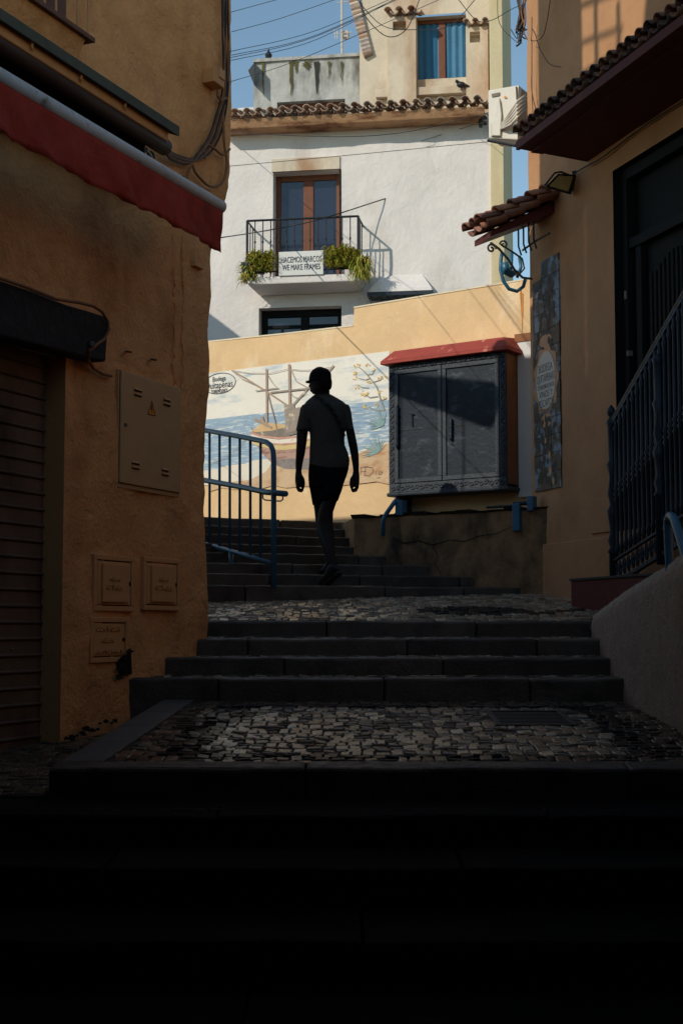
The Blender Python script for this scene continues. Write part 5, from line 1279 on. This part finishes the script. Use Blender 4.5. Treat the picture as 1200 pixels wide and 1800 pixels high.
# tangle
tg = thing('wire_tangle', RW.P(U0, 4.5,.1), 'tangle of loose black wires hanging from the top of the peach house corner', 'cables')
random.seed(5)
for k in range(14):
    x0 = 905+random.uniform(-4,28); mb = MB()
    cx, cy = 915+random.uniform(-6,8), 45+random.uniform(-12,12)
    pts = [at(x0,-20,12.3), at(lerp(x0,cx,.6),15,12.3), at(cx,cy,12.1), at(cx+random.uniform(-8,10),cy+random.uniform(8,22),12.1), at(cx+random.uniform(-14,16),cy+random.uniform(-5,28),12.1)]
    P = pts; out = []
    for i in range(len(P)-1):
        p0,p1,p2,p3 = P[max(i-1,0)],P[i],P[i+1],P[min(i+2,len(P)-1)]
        for q in range(5): t = q/5; out.append(.5*((2*p1)+(p2-p0)*t+(2*p0-5*p1+4*p2-p3)*t*t+(3*p1-p0-3*p2+p3)*t**3))
    mb.tube(out, random.choice([.004,.006,.009]), 5); mb.build('wire', cable_m if k%3 else cable_b, tg)
for pts in ([(922,30),(930,60),(934,72),(955,60),(968,-10)],[(918,50),(940,60),(948,85),(965,112),(985,118)],[(919,70),(923,120),(932,160),(943,200)],[(920,85),(930,150),(936,205)]):
    wire([RW.pt(max(x,934),y,.06) for x,y in pts], .006, 'thin slack wire hanging against the sunlit peach wall', 'slack wires on the peach wall')

# ================================================================ PERSON
PY = 11.72
def mp_(px, py, dy=0): return at(px, py, PY+dy)
SC = PY/FPX
def remesh_obj(mb, name, mat, parent, vox=.006, sm=6, **kw):
    o = mb.build(name, mat)
    m = o.modifiers.new('r', 'REMESH'); m.mode = 'VOXEL'; m.voxel_size = vox; m.use_smooth_shade = True
    s_ = o.modifiers.new('s', 'SMOOTH'); s_.iterations = sm; s_.factor = .5
    dg = bpy.context.evaluated_depsgraph_get(); me = bpy.data.meshes.new_from_object(o.evaluated_get(dg))
    me.materials.clear(); me.materials.append(mat)
    for p in me.polygons: p.use_smooth = True
    o.modifiers.clear(); o.data = me
    if parent: o.parent = parent; o.location = -abs_base(parent)
    return o
def ring(l, r, y, ry, dy=0):
    l -= .5; r += .5; c = mp_((l+r)/2, y, dy); return (c, (r-l)/2*SC, ry)
pn = thing('person', (-.12,11.75,.42), 'person in dark t-shirt, shorts and cap walking up the steps, seen from behind', 'person')
body = MB()
# head (face turned left), neck
body.ball(mp_(562,668,0), 18*SC, .095, 24*SC, 18, 12)
body.loft([ring(549,570,692,.05,.0), ring(546.5,576,684,.075), ring(545,580,676,.085), ring(545,581,668,.085)], 16)   # jaw
body.loft([ring(543.6,548,675,.014,-.005), ring(542.4,548,679,.014,-.005), ring(545,549,682,.012,-.005)], 8)            # nose
body.loft([ring(545,550,684,.014), ring(544.6,550,686.5,.016), ring(546,551,689,.014)], 8)                                # mouth
body.ball(mp_(573,676,-.075), .012, .01, .028)                                                                    # ear
body.loft([ring(556,579,682,.055,.01), ring(555,579,692,.055,.02), ring(550,586,700,.06,.02), ring(540,603,708,.07,.02)], 16)
# trunk under clothes
body.loft([ring(540,603,706,.06,.01), ring(545,600,735,.09), ring(549,600,780,.085), ring(549,606,815,.1), ring(551,602,840,.1)], 18)
# arms
body.loft([ring(528,546,716,.045), ring(525,543,740,.045), ring(521.5,540.5,762,.04), ring(521.3,538.5,779,.037,-.005), ring(520.3,535.5,798,.034,.01), ring(519.6,531.5,815,.028,.025), ring(520,529.5,829,.022,.035)], 14)
body.loft([ring(602,615,716,.045), ring(605,618.5,740,.045), ring(608.3,623,760,.04), ring(612,627,779,.037,-.005), ring(616,629.8,797,.034,.01), ring(619.2,630.4,815,.028,.025), ring(621,630.2,829,.022,.035)], 14)
# hands: palm + fingers
def hand(side):
    mx = (lambda x: x) if side < 0 else (lambda x: 1150.2-x)
    R = lambda l, r, y, ry, dy: ring(min(mx(l),mx(r)), max(mx(l),mx(r)), y, ry, dy)
    body.loft([R(520,529.5,827,.021,.035), R(519.2,530.5,833,.026,.035), R(518.8,532,840,.036,.035), R(519,531.5,847,.038,.035), R(519.8,531,851,.036,.035), R(520.2,530,856,.03,.035)], 14)
    for k,(dy, L_) in enumerate(((.07,.94),(.047,1.0),(.022,.96),(.0,.82))):     # index..little
        y1, y2, y3 = 850, 850+7.5*L_, 850+12.5*L_
        p = [mp_(mx(524.3),847,dy), mp_(mx(522.3+.4*k),y2,dy), mp_(mx(524.5+.5*k),y3,dy-.002), mp_(mx(529.5+.6*k),y3+1.2,dy-.004), mp_(mx(532.5),y3-1.5,dy-.006)]
        body.tube(p, [.0135,.013,.0125,.0115,.009], 8)
    body.tube([mp_(mx(528),836,.06), mp_(mx(531.6),842,.07), mp_(mx(533.2),849,.072), mp_(mx(532.8),855,.066), mp_(mx(531.5),860,.06)], [.017,.018,.016,.0145,.011], 8)
hand(-1); hand(1)
# legs: A support (front foot), B trailing
body.loft([ring(550,584,855,.1,.02), ring(551,582,885,.085,.04), ring(553,582,900,.075,.07), ring(554.5,582,916,.068,.09), ring(559,586,940,.062,.07), ring(564,586.5,955,.055,.05), ring(569,586,968,.047,.04), ring(573,586,980,.04,.03), ring(573,585,992,.042,.03)], 16)
body.loft([ring(572,600,858,.1,-.03), ring(566,592,880,.085,-.04), ring(560,585,900,.075,-.04), ring(557.5,584.5,918,.068,-.05), ring(562,587,938,.062,-.10), ring(567,588,952,.055,-.16), ring(572,588,966,.045,-.21), ring(576,589,978,.038,-.25), ring(579,593,992,.035,-.28)], 16)
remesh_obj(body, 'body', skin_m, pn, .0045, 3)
# shirt
shm = MB()
shm.loft([ring(553,581,693.5,.05,.02), ring(546,591,699,.075,.02), ring(538,603,706,.095,.01), ring(532,612,714,.11), ring(530.5,614,722,.118), ring(534,612,732,.122), ring(541,607.5,745,.125), ring(544.2,606,758,.125), ring(545,605,772,.12), ring(544.5,605.8,783,.118), ring(544,611,795,.122), ring(543.8,614,808,.13), ring(543.4,613.3,818,.132), ring(543.6,611.5,826,.13)], 28)
shm.loft([ring(531,548,712,.06), ring(527,547,724,.066), ring(524,546,738,.064), ring(521.5,544.5,750,.062), ring(520,543,758,.06)], 16)
shm.loft([ring(600,613,712,.06), ring(602,617,724,.066), ring(604,618.8,738,.064), ring(606,620.6,750,.062), ring(607,621.4,756.5,.06)], 16)
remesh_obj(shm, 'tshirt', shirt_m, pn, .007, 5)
# shorts
so = MB()
so.loft([ring(544,612.5,812,.128), ring(542.3,612.5,824,.13), ring(541.8,609,836,.13), ring(542.5,604.5,848,.128), ring(543.6,600,858,.12)], 26)
so.loft([ring(543.2,584,848,.12,.02), ring(545,586,862,.118,.03), ring(547.5,586,876,.108,.04), ring(549.6,585,888,.1,.05)], 18)
so.loft([ring(566,604.5,846,.12,-.02), ring(564,601,860,.115,-.03), ring(562,596.5,872,.108,-.04), ring(561,593.2,881,.1,-.04)], 18)
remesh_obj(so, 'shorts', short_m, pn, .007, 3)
# cap
cp = MB(); cp.ball(mp_(562,667,0), 19.6*SC, .104, 21*SC, 18, 12)
cp2 = MB(); cp2.loft([ring(542.8,582,672,.1), ring(543,582.2,664,.103), ring(545,581.5,656,.1), ring(550,577,650,.08), ring(557,570,647.2,.045), ring(561,564,646,.015)], 22)
cp2.lathe(mp_(562,646.5,0), [(.01,-.01),(.01,.004)], 8)
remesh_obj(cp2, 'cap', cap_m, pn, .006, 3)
bb = MB(); c = mp_(545,671,.0); vs = []
for k in range(9):
    a_ = math.radians(110+ k*17.5); e = mp_(549,670.5,0); 
    vs.append(e + V((-abs(math.sin(math.pi*k/8))*12.5*SC, math.cos(math.pi*k/8)*.075, -abs(math.sin(math.pi*k/8))*.002)))
bb.face(vs); bo = bb.build('cap_brim', cap_m, pn); sd = bo.modifiers.new('t','SOLIDIFY'); sd.thickness = .006
hr = MB(); hr.loft([ring(560,581.5,684,.06,-.03), ring(556,583,678,.085,-.02), ring(552,583.3,671,.095,-.01), ring(550,582,665,.095,-.01)], 18); remesh_obj(hr, 'hair', cap_m, pn, .006, 3)
# strap
st_ = MB()
def surf(px, py, add=.005): 
    return mp_(px, py, -(.122+add) if py > 715 else lerp(-.06,-.122,(py-694)/21)-add)
sp = [(553,697),(560,699),(568,704),(577,713),(585,722),(592,734),(598,746),(602,758),(605,768)]
L_, R_2 = [], []
for (x,y) in sp:
    k = abs(x-575)/38; dep = -.126*math.sqrt(max(0,1-k*k)) if y > 712 else lerp(-.07,-.12,(y-697)/15)
    L_.append(mp_(x-1.6,y+1.6,dep-.024)); R_2.append(mp_(x+2.2,y-2.0,dep-.024))
for i in range(len(sp)-1): st_.face([L_[i],R_2[i],R_2[i+1],L_[i+1]])
so_ = st_.build('bag_strap', strap_m, pn, smooth=True); sd = so_.modifiers.new('t','SOLIDIFY'); sd.thickness = .006
# shoes & socks
def shoe(heel, toe, h, wd, nm, tilt=0):
    heel, toe = V(heel), V(toe); mb = MB(); d = toe-heel
    prof = [(0,.7,.55),(.05,.95,.9),(.2,1,1.0),(.4,.9,.85),(.6,1.05,.62),(.8,1.08,.5),(.95,.85,.38),(1,.5,.25)]
    side = d.cross(V((0,0,1))).normalized(); upv = side.cross(d).normalized()
    vs = []; n = 12
    for (t, w, hh) in prof:
        c = heel + d*t
        for k in range(n):
            a_ = 2*math.pi*k/n; vs.append(c + side*(wd*w*math.cos(a_)) + upv*(h*hh*(.5+.5*math.sin(a_))))
    m = len(prof); fs = [[i*n+k, i*n+(k+1)%n, (i+1)*n+(k+1)%n, (i+1)*n+k] for i in range(m-1) for k in range(n)] + [list(range(n)), [(m-1)*n+k for k in range(n)]]
    mb.mesh(vs, fs)
    remesh_obj(mb, nm, shoe_m, pn, .006, 2)
    sm_ = MB(); vs = []
    for (t, w, hh) in prof:
        c = heel + d*t; vs += [c - side*(wd*w*1.06) - upv*.004, c + side*(wd*w*1.06) - upv*.004]
    sm_.mesh(vs, [[2*i,2*i+1,2*i+3,2*i+2] for i in range(m-1)])
    so = sm_.build('shoe_sole', blackp, pn); s2 = so.modifiers.new('t','SOLIDIFY'); s2.thickness = .018
A_ = mp_(581,1008,-.0); 
shoe(V((mp_(580,1000).x, 11.74, .43)), V((mp_(566,1000).x, 12.0, .43)), .1, .043, 'shoe')
shoe(V(at(597,1003,11.40)), V(at(564,1031,11.50)), .1, .042, 'shoe')

# ================================================================ UNSEEN PASSAGE ADDED ROUND THE CAMERA TO DARKEN THE FOREGROUND
cpz = thing('foreground_shade_passage', (0,0,-1.35), 'unseen covered passage added around the viewpoint to darken the foreground', 'building')
dk = M('passage_plaster', lin((92,72,54)), .9, .2, 3, bump=.3)
mb = MB(); prism_xy(mb, [(-6,-8),(6,-8),(6,4.6),(-6,4.6)], 2.1, 2.75); mb.build('shade_roof', dk, cpz)
mb = MB(); prism_xy(mb, [(-3.2,-8),(-1.95,-8),(-1.95,4.55),(-3.2,4.55)], -1.5, 2.1); mb.build('side_wall', dk, cpz)
mb = MB(); prism_xy(mb, [(2.05,-8),(3.6,-8),(3.6,4.55),(2.05,4.55)], -1.5, 2.1); mb.build('side_wall', dk, cpz)
mb = MB(); prism_xy(mb, [(-1.95,-8),(2.05,-8),(2.05,-7.7),(-1.95,-7.7)], -1.5, 2.1); mb.build('rear_wall', dk, cpz)

# ================================================================ CAMERA, LIGHT
cam = bpy.data.cameras.new('camera'); co = bpy.data.objects.new('camera', cam); COL.objects.link(co)
cam.sensor_fit = 'VERTICAL'; cam.sensor_height = 36; cam.lens = 36*FPX/1800; cam.clip_end = 1500; cam.clip_start = .05
co.location = (0,0,0); co.rotation_euler = (math.pi/2+TH, 0, 0); scene.camera = co
sdv = V((1.1, 1.0, -.85)).normalized()
sun = bpy.data.lights.new('sun', 'SUN'); sun.energy = 2.5; sun.angle = math.radians(.53); sun.color = (1, .93, .80)
so_l = bpy.data.objects.new('sun', sun); COL.objects.link(so_l); so_l.rotation_euler = sdv.to_track_quat('-Z', 'Y').to_euler()
w = bpy.data.worlds.new('World'); scene.world = w; w.use_nodes = True; nt = w.node_tree
bg = nt.nodes['Background']; sky = nt.nodes.new('ShaderNodeTexSky'); sky.sky_type = 'NISHITA'; sky.sun_disc = False
elev = math.asin(-sdv.z); az = math.atan2(-sdv.x, -sdv.y)
sky.sun_elevation = elev; sky.sun_rotation = az; sky.altitude = 0; sky.dust_density = 0.0; sky.air_density = .9; sky.ozone_density = 1.2
tint = nt.nodes.new('ShaderNodeMix'); tint.data_type = 'RGBA'; tint.blend_type = 'MULTIPLY'; tint.inputs['Factor'].default_value = 1
tint.inputs['B'].default_value = (.85, .88, .77, 1); nt.links.new(sky.outputs[0], tint.inputs['A']); nt.links.new(tint.outputs['Result'], bg.inputs['Color']); bg.inputs['Strength'].default_value = .15
scene.view_settings.view_transform = 'Standard'; scene.view_settings.look = 'None'; scene.view_settings.exposure = .24; scene.view_settings.gamma = 1
scene.render.engine = 'CYCLES'
